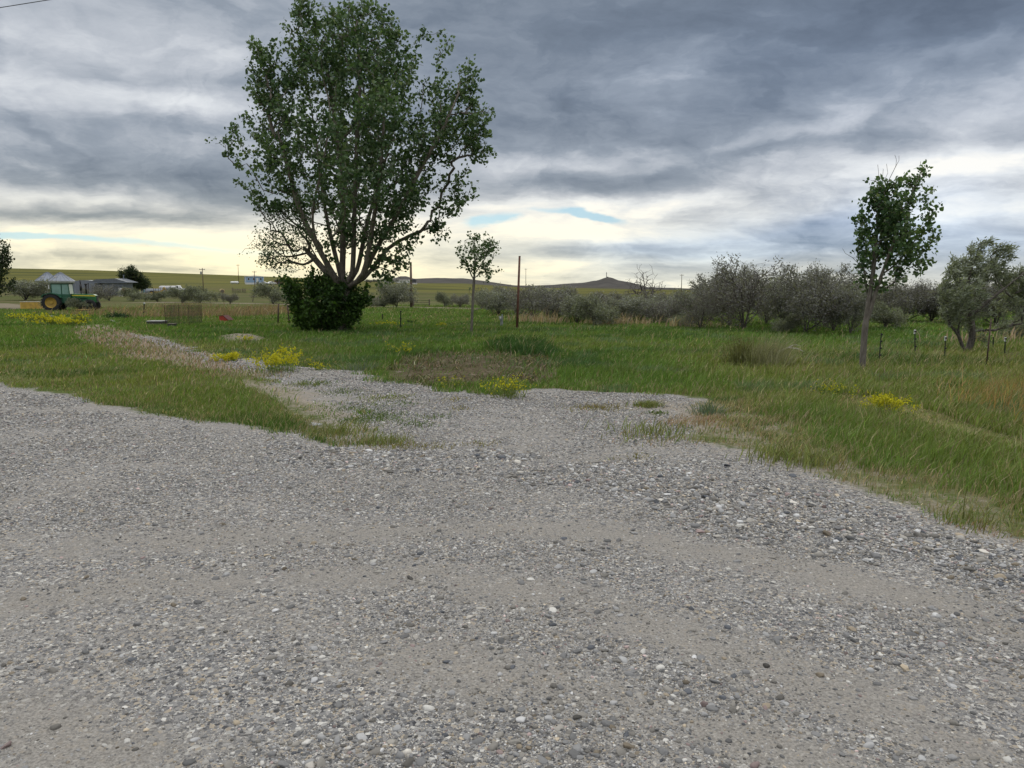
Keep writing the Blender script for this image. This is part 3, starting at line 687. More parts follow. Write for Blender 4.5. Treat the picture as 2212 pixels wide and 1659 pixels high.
def tubes(P, par, r, sides=6, big=None, rmin=0):
    e = np.where(par >= 0)[0]; e = e[r[e] >= rmin] if rmin else e
    a = par[e]; d = P[e]-P[a]; ln = np.linalg.norm(d, axis=1); ok = ln > 1e-5; e, a, d, ln = e[ok], a[ok], d[ok], ln[ok]; d = d/ln[:, None]
    main = {}
    for i in e:
        pa = par[i]
        if pa not in main or r[i] > r[main[pa]]: main[pa] = i
    nd = np.zeros_like(P); nd[e] = d
    for i in e:
        if par[i] in main and main[par[i]] == i and np.any(nd[par[i]]): pass
    end_d = d.copy(); st_d = d.copy(); r0 = np.minimum(r[a], r[e]*1.12)
    ismain = np.array([main.get(par[i]) == i for i in e])
    pd = nd[a]; has = (np.linalg.norm(pd, axis=1) > .5) & ismain
    st_d[has] = pd[has]; r0[ismain] = r[a][ismain]
    def frame(dd):
        ref = np.array([.93, .31, .19]); ref = np.broadcast_to(ref, dd.shape).copy()
        par_ = np.abs((dd*ref).sum(1)) > .93; ref[par_] = (.1, .97, -.2)
        x_ = ref - dd*(dd*ref).sum(1)[:, None]; x_ /= np.linalg.norm(x_, axis=1)[:, None]; return x_, np.cross(dd, x_)
    q = np.arange(sides)*2*math.pi/sides; cq, sq = np.cos(q), np.sin(q)
    def ring(c_, dd, rr):
        fx, fy = frame(dd); return c_[:, None, :] + (fx[:, None, :]*cq[None, :, None] + fy[:, None, :]*sq[None, :, None])*rr[:, None, None]
    V = np.concatenate([ring(P[a], st_d, r0), ring(P[e], end_d, r[e])], 1).reshape(-1, 3)
    i = np.arange(len(e))[:, None, None]*(2*sides); k = np.arange(sides); k2 = (k+1) % sides
    F = (i + np.stack([k, k2, sides+k2, sides+k], 1)[None]).reshape(-1, 4)
    return V, F
LEAF_SHAPES = {   # x across, y along (0 at the stalk), z fold
    'broad': (np.array([[0, 0, 0], [-.40, .22, .05], [-.42, .5, .07], [0, 1, -.05], [.42, .5, .07], [.40, .22, .05]]), [[0, 1, 2, 3], [0, 3, 4, 5]]),
    'narrow': (np.array([[0, 0, 0], [-.13, .45, .02], [0, 1, -.06], [.13, .45, .02]]), [[0, 1, 2, 3]]),
    'olive': (np.array([[0, 0, 0], [-.2, .45, .02], [0, 1, -.06], [.2, .45, .02]]), [[0, 1, 2, 3]]),
    'petal': (np.array([[0, 0, 0], [-.5, .5, .1], [0, 1, 0], [.5, .5, .1]]), [[0, 1, 2, 3]])}
def leaves(pos, d, size, shape, col, g, droop=.3):
    n = len(pos); S, F = LEAF_SHAPES[shape]
    d = d + g.normal(0, .75, (n, 3)); d[:, 2] -= droop; d /= np.linalg.norm(d, axis=1)[:, None]+1e-9
    u = g.normal(0, 1, (n, 3)); xx = np.cross(d, u); xx /= np.linalg.norm(xx, axis=1)[:, None]+1e-9; zz = np.cross(xx, d)
    V = pos[:, None, :] + size[:, None, None]*(xx[:, None, :]*S[None, :, 0:1] + d[:, None, :]*S[None, :, 1:2] + zz[:, None, :]*S[None, :, 2:3])
    k = len(S); i = np.arange(n)[:, None]*k
    return V.reshape(-1, 3), [i+np.array([f]) for f in F], np.repeat(col, k, 0)
def foliage_points(P, par, r, n, rmax, g, spread, zmin=-1e9, tipbias=0.0, wfun=None):
    e = np.where((par >= 0) & (r < rmax) & (P[:, 2] > zmin))[0]
    L = np.linalg.norm(P[e]-P[par[e]], axis=1)*np.exp(-tipbias*(r[e]/r.min()-1))
    if wfun is not None: L = L*wfun(P[e])
    c_ = g.choice(e, n, p=L/L.sum()); f = g.random(n)[:, None]
    pos = P[par[c_]]*(1-f) + P[c_]*f + g.normal(0, spread, (n, 3))
    d = P[c_]-P[par[c_]]; d /= np.linalg.norm(d, axis=1)[:, None]+1e-9
    return pos, d
def woody(root, P, par, r_tip, r_root, bark, nleaf, lsize, shape, cols, g, spread=.12, rmax=None, sides=6, droop=.3, zmin=-1e9, wfun=None, tipbias=0., vary=1.2, bias=None, clus=1, cspread=.08, sfun=None, tnames=('trunk', 'crown')):
    r, cnt, nch = radii(P, par, r_tip, r_root)
    V, F = tubes(P, par, r, sides)
    link(tnames[0], np_mesh(tnames[0], V, [F], True), bark, root)
    if nleaf:
        pos, d = foliage_points(P, par, r, nleaf//clus, rmax or r_tip*2.2, g, spread, zmin, tipbias, wfun)
        pos = np.repeat(pos, clus, 0) + (g.normal(0, cspread, (len(pos)*clus, 3)) if clus > 1 else 0); d = np.repeat(d, clus, 0); nleaf = len(pos)
        if bias is not None: d = d + np.asarray(bias)
        t_ = sm(vn3(pos, vary, 3) + g.normal(0, .12, nleaf), .3, .7)[:, None]
        col = np.asarray(cols[0])*(1-t_) + np.asarray(cols[1])*t_
        col = col*np.exp(g.normal(0, .16, (nleaf, 1)))
        if len(cols) > 2:
            k = g.random(nleaf) < .10; col[k] = np.asarray(cols[2])
        V, F, C = leaves(pos, d, lsize*np.exp(g.normal(0, .22, nleaf))*(sfun(pos) if sfun else 1), shape, col, g, droop)
        link(tnames[1], np_mesh(tnames[1], V, F, True, cols={'lc': C}), LEAF, root)
    return r
def inpoly(px, py, poly): return sdf(px, py, poly) > 0
def envelope_tips(poly, Y, n, g, depth=.8, clump=(.5, .45), seed=0, front=0., foot=None):
    """points inside the crown whose outline (pixel polygon) stands at depth Y"""
    poly = np.array(poly, float); out = []
    lo, hi = poly.min(0), poly.max(0)
    while sum(map(len, out)) < n:
        u = g.uniform(lo[0], hi[0], 4000); v = g.uniform(lo[1], hi[1], 4000); d = sdf(u, v, list(map(tuple, poly)))
        k = d > 0; u, v, d = u[k], v[k], d[k]
        half = np.minimum(d*1.7, (hi[0]-lo[0])*.5)/FD*Y*depth + .05
        yy = Y + front + g.uniform(-1, 1, len(u))*half
        p = np.array([at(a, b, c_) for a, b, c_ in zip(u, v, yy)])
        keep = vn3(p, clump[0], seed+9) + g.normal(0, .07, len(p)) > clump[1]
        if foot is not None:      # masses drawn out along the boughs
            q = p - np.array(foot); rr_ = np.linalg.norm(q, axis=1); th = np.arctan2(q[:, 0], q[:, 2]); ph = q[:, 1]/(rr_+.1)
            keep = vn(th*7 + ph*2, rr_*.30 + ph*5, seed)*.6 + vn(th*15, rr_*.55 + ph*9, seed+3)*.4 + g.normal(0, .06, len(p)) > clump[1]
        keep |= (d < 14) & (g.random(len(p)) < .25)
        out.append(p[keep])
    return np.concatenate(out)[:n]

def shoots(tips, n, c_, lo, hi, g, up):       # young shoots standing out of the crown
    k = g.choice(len(tips), n, replace=False); d = tips[k]-np.array(c_); d /= np.linalg.norm(d, axis=1)[:, None]; d[:, 2] += up; d += g.normal(0, .25, d.shape)
    d /= np.linalg.norm(d, axis=1)[:, None]; return np.concatenate([tips, tips[k] + d*g.uniform(lo, hi, (n, 1))])
# --- the big cottonwood behind the green bush
g = np.random.default_rng(11)
TB = gp(735, 716); TY = TB.y
BIG = [(610, 18), (640, 10), (672, 14), (690, 2), (722, 24), (745, 6), (765, 12), (800, 4), (832, 32), (855, 45), (880, 78), (910, 68), (935, 88), (968, 95), (955, 135), (985, 168), (1000, 143), (1026, 138), (1028, 180), (1015, 222), (1058, 236),
       (1053, 285), (1036, 298), (1066, 322), (1050, 357), (1010, 338), (978, 350), (1004, 385), (985, 430), (1016, 422), (1008, 452), (958, 480), (968, 518), (925, 500), (895, 522), (868, 545), (882, 582), (818, 606), (795, 575), (760, 590), (700, 585),
       (640, 590), (560, 582), (556, 540), (572, 505), (560, 462), (545, 420), (508, 392), (492, 352), (481, 308), (502, 292), (512, 262), (546, 246), (542, 186), (529, 162), (560, 132), (541, 98), (562, 88), (590, 116), (628, 100), (612, 60)]
def Z6(x, y, dy=0): return tuple(at(466.6+x/2.4, y/2.4, TY+dy))
tree = thing('cottonwood_tree', 'large many-stemmed cottonwood with a broad leafy crown rising behind a dark bush', 'tree')
b0 = (TB.x+.05, TY, zg(TB.x, TY)-.1); b1 = Z6(660, 1500)
stems = [[b0, b1, Z6(655, 1400), Z6(660, 1100, .3), Z6(640, 800, .5), Z6(600, 500, .6), Z6(560, 250, .3)],
         [b1, Z6(600, 1410, -.3), Z6(520, 1265, -.7), Z6(440, 1100, -1), Z6(375, 880, -1.2), Z6(320, 680, -1)],
         [b1, Z6(575, 1415, .3), Z6(480, 1310, .8), Z6(380, 1260, 1.3), Z6(290, 1220, 1.6)],
         [b1, Z6(635, 1390, .6), Z6(570, 1110, 1.1), Z6(525, 760, 1.6), Z6(470, 430, 1.5), Z6(430, 200, 1.2)],
         [b1, Z6(705, 1420, -.2), Z6(718, 1100, -.5), Z6(730, 720, -.9), Z6(745, 400, -.8), Z6(720, 150, -.5)],
         [b1, Z6(730, 1400, .5), Z6(785, 1150, .9), Z6(860, 900, 1.2), Z6(940, 600, 1.3), Z6(1020, 330, 1)],
         [b1, Z6(745, 1450, -.3), Z6(840, 1275, -.8), Z6(950, 1090, -1.3), Z6(1070, 860, -1.6), Z6(1180, 660, -1.4), Z6(1260, 480, -1)],
         [b1, Z6(770, 1440, .2), Z6(890, 1290, .4), Z6(1000, 1225, .5), Z6(1110, 1180, .4)],
         [b1, Z6(760, 1420, -.8), Z6(810, 1180, -1.6), Z6(850, 900, -2.1), Z6(870, 560, -2), Z6(850, 300, -1.4)],
         [b1, Z6(590, 1420, -.8), Z6(500, 1150, -1.9), Z6(560, 820, -2.3), Z6(590, 560, -2), Z6(520, 300, -1.4)]]
tips = envelope_tips(BIG, TY, 2900, g, .80, (.8, .475), 5, 0, (TB.x, TY, 1.5))
tips = np.concatenate([tips, envelope_tips([(556, 572), (558, 530), (575, 490), (560, 455), (600, 440), (660, 470), (700, 540), (690, 585), (620, 592)], TY, 330, g, .9, (1.5, .42), 8)])
tips = tips[~((tips[:, 2] < 4.2) & (np.abs(tips[:, 0]-TB.x) < 1.6))]
stems += [[Z6(480, 1310, .8), Z6(400, 1330, .9), Z6(300, 1330, 1), Z6(220, 1370, 1)], [Z6(520, 1330, .2), Z6(420, 1180, -.6), Z6(330, 1130, -.8), Z6(250, 1100, -1)], [Z6(600, 1410, -.3), Z6(575, 1280, -.6), Z6(585, 1200, -.7)]]
tips = shoots(tips, 330, (TB.x, TY, 4.5), .35, .95, g, .5)
P, par = grow(stems, tips, .30, .07, 3, .5, .8)
lowleft = lambda p: (p[:, 2] < at(600, 455, TY).z) & (p[:, 0] < TB.x-.5)
low = lambda p: np.where(lowleft(p), .75, 1.0)
woody(tree, P, par, .009, .43, BARK_C, 40000, .15, 'broad', [(.050, .094, .042), (.12, .185, .085), (.22, .27, .19)], g, .13, .026, 7, .25, wfun=low, clus=5, cspread=.10, sfun=lambda p: np.where(lowleft(p), .55, 1.))

# --- bush at its foot
def bush_env(poly, Y, n, g, depth=.9, clump=(1.2, .38), seed=0, front=0): return envelope_tips(poly, Y, n, g, depth, clump, seed, front)
BY = gp(705, 716).y
bush = thing('dense_bush', 'dense dark green leafy bush hiding the foot of the big cottonwood', 'bush')
BP = [(618, 612), (632, 600), (650, 608), (668, 594), (690, 604), (712, 592), (738, 600), (752, 612), (764, 628), (780, 622), (796, 636), (790, 656), (772, 668), (768, 690), (752, 706), (735, 716), (672, 716), (655, 706), (640, 690), (634, 668), (620, 656), (626, 640), (612, 628)]
tips = bush_env(BP, BY, 620, g, .8, (1.5, .43), 8)
rt = (gp(705, 716).x, BY, zg(gp(705, 716).x, BY)-.05)
tips = shoots(tips, 150, (rt[0], BY, 1.0), .15, .55, g, .5)
st = [[rt, tuple(at(700+dx, 690, BY+dy)), tuple(at(700+dx*2.2, 650, BY+dy*2))] for dx, dy in ((-25, .2), (-8, -.5), (12, .4), (28, -.2))]
P, par = grow(st, tips, .3, .06, 4, .3, .6)
woody(bush, P, par, .008, .09, BARK_O, 13500, .13, 'broad', [(.030, .066, .016), (.075, .14, .028), (.11, .19, .045)], g, .11, .03, 5, .35, tnames=('stems', 'foliage'))

# --- young tree on the right
g = np.random.default_rng(23)
def Z5(x, y, Y): return tuple(at(1693.6+x/3.31, 328.4+y/3.31, Y))
RB = gp(1862, 802); RY = RB.y
def poly5(pts): return [(1693.6+a/3.31, 328.4+b/3.31) for a, b in pts]
YT = poly5([(590, 215), (645, 185), (700, 205), (735, 235), (790, 200), (880, 205), (905, 155), (930, 190), (985, 95), (1018, 130), (1010, 190), (985, 235), (1045, 245), (1060, 310), (1035, 375), (1085, 412), (1050, 440), (1085, 478), (1055, 500), (1080, 560), (1098, 590),
            (1060, 640), (1050, 700), (1000, 755), (1040, 808), (980, 840), (930, 880), (880, 940), (820, 950), (800, 880), (740, 985), (640, 955), (560, 955), (515, 900), (505, 800), (490, 765), (512, 700), (495, 650), (525, 600), (530, 500), (568, 430), (590, 500), (650, 540), (640, 430), (608, 380), (605, 320), (620, 280), (598, 245)])
yt = thing('young_tree', 'young cottonwood with a single pale trunk and an upright crown beside the gravel yard', 'tree')
rb = (RB.x, RY, zg(RB.x, RY)-.08)
fk = Z5(575, 1300, RY)
st = [[rb, fk, Z5(597, 1120, RY), Z5(632, 900, RY), Z5(660, 620, RY+.1), Z5(690, 330, RY+.1), Z5(710, 120, RY+.1)],
      [Z5(585, 1240, RY), Z5(632, 1080, RY-.05), Z5(690, 900, RY-.15), Z5(780, 650, RY-.3), Z5(870, 400, RY-.3), Z5(980, 140, RY-.2)],
      [Z5(606, 1060, RY), Z5(575, 880, RY+.15), Z5(555, 680, RY+.3), Z5(570, 460, RY+.3)],
      [Z5(690, 880, RY-.15), Z5(800, 800, RY+.2), Z5(930, 640, RY+.3), Z5(1040, 480, RY+.2)],
      [Z5(680, 420, RY+.1), Z5(740, 220, RY), Z5(795, 110, RY), Z5(822, 60, RY), Z5(822, 25, RY)], [Z5(800, 95, RY), Z5(804, 55, RY), Z5(792, 20, RY)],
      [Z5(660, 500, RY+.1), Z5(680, 240, RY), Z5(670, 90, RY)], [Z5(700, 250, RY+.1), Z5(742, 150, RY), Z5(733, 85, RY)],
      [Z5(560, 700, RY+.3), Z5(520, 560, RY+.2), Z5(500, 480, RY+.2)], [Z5(565, 520, RY+.3), Z5(555, 430, RY+.2), Z5(547, 345, RY+.2)], [Z5(590, 860, RY), Z5(490, 755, RY), Z5(440, 725, RY), Z5(418, 690, RY)]]
tips = envelope_tips(YT, RY, 520, g, .75, (1.8, .52), 3)
tips = shoots(tips, 70, (RB.x+.2, RY, 2.6), .1, .35, g, .6)
P, par = grow(st, tips, .3, .05, 5, .22, .4)
v_top = at(1900, 390, RY).z
woody(yt, P, par, .0046, .082, BARK_Y, 5000, .088, 'broad', [(.056, .105, .046), (.125, .195, .08), (.20, .25, .14)], g, .06, .015, 7, .3, zmin=at(1860, 622, RY).z, clus=5, cspread=.06, wfun=lambda p: np.where(p[:, 2] > at(1890, 388, RY).z, np.where(p[:, 0] > at(1950, 380, RY).x, 1, 0.0), 1.0)*np.where((p[:, 0] < at(1846, 520, RY).x), .0, 1.0))

# --- sapling in the middle
def Z3(x, y, Y): return tuple(at(777.7+x/4.923, 483.9+y/4.923, Y))
def poly3(pts): return [(777.7+a/4.923, 483.9+b/4.923) for a, b in pts]
SB = gp(1018, 719); SY = SB.y
sap = thing('sapling', 'thin sapling with a small round open crown in the middle of the field', 'tree')
rb = (SB.x, SY, zg(SB.x, SY)-.08)
st = [[rb, Z3(1195, 900, SY), Z3(1212, 600, SY), Z3(1222, 400, SY), Z3(1215, 150, SY)], [Z3(1190, 1110, SY), Z3(1240, 1080, SY-.1), Z3(1275, 1000, SY-.1)],
      [Z3(1212, 580, SY), Z3(1270, 530, SY), Z3(1400, 490, SY), Z3(1490, 490, SY)], [Z3(1210, 600, SY), Z3(1150, 470, SY+.2), Z3(1060, 320, SY+.2)], [Z3(1215, 540, SY), Z3(1310, 400, SY-.2), Z3(1400, 230, SY-.3)]]
SP = poly3([(1012, 320), (1060, 268), (1040, 190), (1120, 150), (1160, 68), (1190, 115), (1240, 100), (1300, 78), (1330, 150), (1410, 135), (1462, 190), (1465, 285), (1440, 350), (1395, 400), (1425, 440), (1340, 480), (1420, 550), (1360, 605), (1290, 540), (1220, 560), (1150, 515), (1090, 500), (1068, 400), (1090, 350)])
tips = np.concatenate([envelope_tips(SP, SY, 260, g, .8, (1.4, .45), 6), envelope_tips(poly3([(1110, 660), (1300, 640), (1400, 720), (1380, 900), (1250, 960), (1120, 880)]), SY+.3, 45, g, .6, (1, .4), 2)])
P, par = grow(st, tips, .3, .05, 6, .25, .5)
woody(sap, P, par, .006, .07, BARK_Y, 1150, .11, 'broad', [(.055, .10, .046), (.11, .17, .075), (.18, .22, .12)], g, .07, .02, 5, .3, zmin=2.2, clus=5, cspread=.07, wfun=lambda p: np.where(p[:, 2] < at(1000, 610, SY).z, .35, 1.))

# --- windswept olive tree at the right
g = np.random.default_rng(31)
WB = gp(2086, 764); WY = WB.y
ws = thing('windswept_tree', 'silvery grey-green tree on two dark trunks, its crown blown towards the right', 'tree')
rb = (WB.x, WY, zg(WB.x, WY)-.06)
WP = poly5([(1110, 1000), (1150, 860), (1195, 755), (1240, 800), (1280, 735), (1325, 770), (1312, 690), (1360, 650), (1430, 632), (1505, 622), (1560, 665), (1655, 682), (1640, 735), (1590, 800), (1560, 840), (1680, 822), (1740, 850), (1800, 960), (1790, 1150), (1716, 1240), (1600, 1260), (1450, 1290), (1350, 1290), (1250, 1290), (1180, 1240), (1110, 1150)])
st = [[rb, Z5(1345, 1330, WY), Z5(1330, 1120, WY), Z5(1320, 900, WY), Z5(1400, 700, WY)], [rb, Z5(1250, 1320, WY-.1), Z5(1180, 1230, WY-.2), Z5(1120, 1150, WY-.2)], [Z5(1330, 1130, WY), Z5(1400, 960, WY+.2), Z5(1500, 800, WY+.3), Z5(1590, 700, WY+.2)],
      [Z5(1340, 1180, WY), Z5(1470, 1060, WY-.3), Z5(1620, 940, WY-.4), Z5(1720, 860, WY-.4)], [Z5(1345, 1330, WY), Z5(1420, 1310, WY-.4), Z5(1440, 1370, WY-.5)], [Z5(1335, 1090, WY), Z5(1250, 960, WY+.3), Z5(1200, 800, WY+.3)]]
tips = envelope_tips(WP, WY, 700, g, .8, (1.3, .49), 13)
P, par = grow(st, tips, .32, .06, 7, .25, .45)
woody(ws, P, par, .006, .13, BARK_O, 14500, .12, 'narrow', [(.17, .195, .145), (.27, .295, .225), (.34, .36, .29)], g, .06, .016, 6, 0.05, bias=(.9, -.1, .25))

# --- grey olive thicket and bushes: a few shapes, each set out again and again
OL = {}
def olive_proto(key, w, h, ntip, nleaf, cols, seed, lsize=.10, stems=5, shape='olive', r_tip=.008, r_root=.075, low=.1, lean=.2, names=('trunk', 'crown'), spread=.10):
    g = np.random.default_rng(seed)
    lob = [(g.normal(0, w*.30), g.normal(0, w*.25), h*g.uniform(.25, .80), g.uniform(.26, .42)*w, g.uniform(.20, .36)*h) for _ in range(11)]
    tp = []
    while len(tp) < ntip:
        c_ = lob[g.integers(len(lob))]; d = g.normal(0, 1, 3); d /= np.linalg.norm(d); q = g.random()**.5
        p = np.array([c_[0]+d[0]*c_[3]*q, c_[1]+d[1]*c_[3]*q, c_[2]+d[2]*c_[4]*q])
        if p[2] > low*h and p[2] < h*1.02 and abs(p[0]) < w*.62: tp.append(p)
    tp = np.array(tp); st = []
    for k in range(stems):
        a = 6.28*k/stems + g.normal(0, .3); rr_ = w*g.uniform(.12, .30)
        st.append([(0, 0, -.05), (math.cos(a)*rr_*.35+lean*.1, math.sin(a)*rr_*.35, h*.22), (math.cos(a)*rr_+lean*.3, math.sin(a)*rr_, h*g.uniform(.5, .75))])
    P, par = grow(st, tp, .32, .07, seed, h*.1, h*.16)
    e = thing(key, 'x', 'tree')
    woody(e, P, par, r_tip, r_root, BARK_O, nleaf, lsize, shape, cols, g, spread, r_tip*3, 4, .1, bias=(.35, 0, .1), tnames=names)
    OL[key] = e; return e
GREY = [(.17, .178, .158), (.26, .27, .24), (.34, .35, .31)]; DARKG = [(.128, .126, .126), (.205, .203, .200), (.27, .27, .26)]; PALE = [(.15, .165, .125), (.225, .24, .185), (.28, .29, .23)]
DEEP = [(.022, .036, .016), (.045, .066, .028), (.07, .09, .04)]
olive_proto('olive_tree', 3.0, 3.4, 900, 9500, DARKG, 101, .13, low=.06)
olive_proto('twiggy_olive_tree', 2.7, 3.6, 1200, 2700, DARKG, 102, .12, 4, low=.06)
olive_proto('olive_shrub', 2.3, 2.0, 420, 7500, PALE, 103, .12, 6, low=.03, names=('stems', 'foliage'))
olive_proto('grey_olive_tree', 3.0, 2.9, 800, 10000, GREY, 104, .13, low=.05)
olive_proto('bare_tree', 2.4, 4.2, 420, 0, DARKG, 107, stems=3, low=.42, r_root=.1, r_tip=.010, lean=0, names=('trunk', 'crown'))
olive_proto('round_tree', 6.0, 7.4, 700, 13000, DEEP, 106, .20, 3, shape='broad', r_tip=.02, r_root=.25, low=.2, spread=.25)
SIZE = {'olive_tree': (3.0, 3.4), 'twiggy_olive_tree': (2.7, 3.6), 'olive_shrub': (2.3, 2.0), 'grey_olive_tree': (3.0, 2.9), 'bare_tree': (2.2, 4.2), 'round_tree': (6., 7.4)}
CATS = {'olive_tree': 'tree', 'twiggy_olive_tree': 'tree', 'olive_shrub': 'shrub', 'grey_olive_tree': 'tree', 'bare_tree': 'tree', 'round_tree': 'tree'}
USED = set()
def put(key, u, vb, vt, half, label, group=None, Y=None, cat=None):
    """stand a plant whose foot is at pixel (u, vb) and top at vt, half-width in pixels"""
    p = gp(u, vb) if Y is None else at(u, vb, Y)
    zz = zg(p.x, p.y); h = at(u, vt, p.y).z - zz; w = 2*half/FD*p.y
    s = SIZE[key]; sx = w/s[0]; sz = h/s[1]*1.06; rot = random.uniform(-.5, .5) + (math.pi if random.random() < .4 else 0)
    o = OL[key]
    if key in USED: o = dup(o, (p.x, p.y, zz), rot, (sx, sx, sz), label, cat or CATS[key], group)
    else:
        USED.add(key); o.location = (p.x, p.y, zz); o.rotation_euler.z = rot; o.scale = (sx, sx, sz); tag(o, label, cat or CATS[key], group)
    return o
TH = 'grey trees of the thicket'; BU = 'shrubs along the far road'
for a in [
    ('grey_olive_tree', 1078, 681, 622, 36, 'grey-green tree just right of the sapling, first of the thicket'),
    ('twiggy_olive_tree', 1150, 688, 622, 42, 'twiggy grey tree directly behind the brown pole'),
    ('olive_tree', 1200, 691, 624, 42, 'low dark tree in the thicket right of the brown pole'),
    ('grey_olive_tree', 1245, 697, 632, 40, 'grey-green tree below the left foot of the butte'),
    ('olive_shrub', 1283, 704, 640, 34, 'pale silvery shrub at the front edge of the thicket below the butte'),
    ('twiggy_olive_tree', 1320, 692, 632, 40, 'thin twiggy tree straight below the tower on the butte'),
    ('olive_tree', 1362, 690, 632, 42, 'dark tree between the butte and the bare tree'),
    ('bare_tree', 1402, 684, 578, 36, 'leafless tree standing above the thicket right of the butte'),
    ('twiggy_olive_tree', 1420, 700, 648, 32, 'low grey twiggy tree in front of the leafless tree'),
    ('olive_tree', 1458, 692, 634, 38, 'dark low tree in the dip of the thicket right of the leafless tree'),
    ('twiggy_olive_tree', 1512, 712, 628, 40, 'grey twiggy tree on the left flank of the tallest thicket tree'),
    ('olive_tree', 1535, 694, 598, 42, 'dark tree behind the left flank of the tallest thicket tree'),
    ('twiggy_olive_tree', 1606, 714, 560, 62, 'tallest dark tree of the thicket with an open twiggy top'),
    ('olive_tree', 1655, 702, 580, 46, 'dark tree against the right flank of the tallest thicket tree'),
    ('grey_olive_tree', 1690, 712, 600, 44, 'grey tree of the thicket above the dry tan bush'),
    ('olive_tree', 1742, 722, 582, 56, 'broad dark tree of the thicket left of the young tree'),
    ('olive_shrub', 1700, 720, 676, 24, 'small grey shrub at the foot of the thicket above the dry bush'),
    ('twiggy_olive_tree', 1800, 716, 590, 48, 'twiggy dark tree just left of the young tree trunk'),
    ('grey_olive_tree', 1836, 724, 610, 36, 'grey-brown tree directly behind the young tree trunk'),
    ('olive_shrub', 1911, 711, 650, 32, 'pale rounded shrub right of the young tree trunk'),
    ('olive_tree', 1958, 697, 612, 44, 'dark tree in the gap between the young tree and the windswept tree'),
    ('twiggy_olive_tree', 2012, 698, 606, 42, 'twiggy dark tree left behind the windswept tree'),
    ('grey_olive_tree', 2050, 700, 612, 42, 'grey tree hidden behind the left side of the windswept tree'),
    ('olive_tree', 2150, 708, 610, 52, 'dark tree behind the right side of the windswept tree'),
    ('olive_tree', 2205, 712, 592, 54, 'dark thicket tree cut by the right edge of the photo'),
    ('olive_shrub', 2205, 730, 676, 34, 'pale grey shrub cut by the right edge of the photo'),
    ('olive_tree', 1115, 678, 618, 40, 'dark tree between the first grey-green tree and the brown pole'),
    ('grey_olive_tree', 1180, 684, 616, 46, 'grey tree in the second row behind the brown pole'),
    ('twiggy_olive_tree', 1262, 688, 634, 44, 'twiggy tree in the second row below the left slope of the butte'),
    ('grey_olive_tree', 1340, 698, 640, 40, 'full grey tree at the front of the thicket right below the butte'),
    ('grey_olive_tree', 1390, 694, 638, 40, 'grey tree crowded against the foot of the leafless tree'),
    ('grey_olive_tree', 1440, 688, 632, 44, 'grey tree in the second row right of the leafless tree'),
    ('grey_olive_tree', 1490, 696, 622, 44, 'grey tree in the second row left of the tallest thicket tree'),
    ('olive_tree', 1575, 706, 584, 44, 'grey tree pressed against the left side of the tallest thicket tree'),
    ('olive_tree', 1782, 708, 578, 50, 'dark tree in the second row left of the young tree'),
    ('olive_tree', 1890, 694, 606, 46, 'dark tree in the second row right of the young tree'),
    ('olive_tree', 2090, 700, 608, 50, 'dark tree in the second row behind the windswept tree'),
    ('olive_shrub', 1480, 706, 672, 24, 'small grey shrub left below the tallest thicket tree'),
]: put(*a[:5], a[5], TH)
for a in [
    ('grey_olive_tree', 55, 650, 602, 46, 'wide grey-green bush left behind the tractor'),
    ('olive_tree', 203, 653, 622, 16, 'brown twiggy bush just right of the tractor nose'),
    ('twiggy_olive_tree', 236, 651, 614, 24, 'brown twiggy bush in front of the metal shed'),
    ('olive_shrub', 288, 652, 620, 20, 'grey shrub below the round dark tree by the shed'),
    ('olive_shrub', 340, 653, 628, 18, 'small shrub in front of the yellow backhoe'),
    ('olive_shrub', 394, 655, 620, 22, 'left one of the two pale shrubs right of the tank truck'),
    ('olive_shrub', 432, 655.5, 616, 26, 'pale shrub at the foot of the transformer pole, above the wire pen'),
    ('olive_tree', 497, 657, 634, 13, 'small dark shrub alone on the far roadside above the red box'),
    ('bare_tree', 546, 654, 630, 8, 'tiny leafless shrub left of the shrub by the dense bush'),
    ('olive_shrub', 590, 657, 610, 29, 'rounded silvery shrub left of the dense bush'),
    ('olive_tree', 806, 661, 640, 18, 'dark low shrub right behind the dense bush'),
    ('grey_olive_tree', 857, 664, 604, 32, 'tall grey shrub left of the lone utility pole'),
    ('olive_shrub', 830, 664, 642, 22, 'low grey shrub left below the tall grey shrub'),
    ('olive_shrub', 960, 663, 630, 14, 'pointed grey shrub right of the pipe gate'),
    ('olive_tree', 994, 664, 636, 16, 'dark shrub left behind the sapling trunk'),
    ('grey_olive_tree', 1040, 667, 628, 28, 'grey shrub right behind the sapling trunk'),
    ('olive_shrub', 116, 671, 646, 17, 'grey-green shrub in front of the tractor rear wheel'),
    ('olive_shrub', 172, 672, 643, 20, 'grey-green shrub in front of the tractor engine'),
]: put(*a[:5], a[5], BU)
put('round_tree', 298, 640, 578, 25, 'round dark green tree at the right end of the metal shed', Y=208)
put('round_tree', -46, 652, 512, 46, 'dark tree cut by the left edge of the photo', Y=82)
put('bare_tree', 184, 640, 616, 9, 'small leafless tree between the tractor stacks and the grain bins', Y=140)

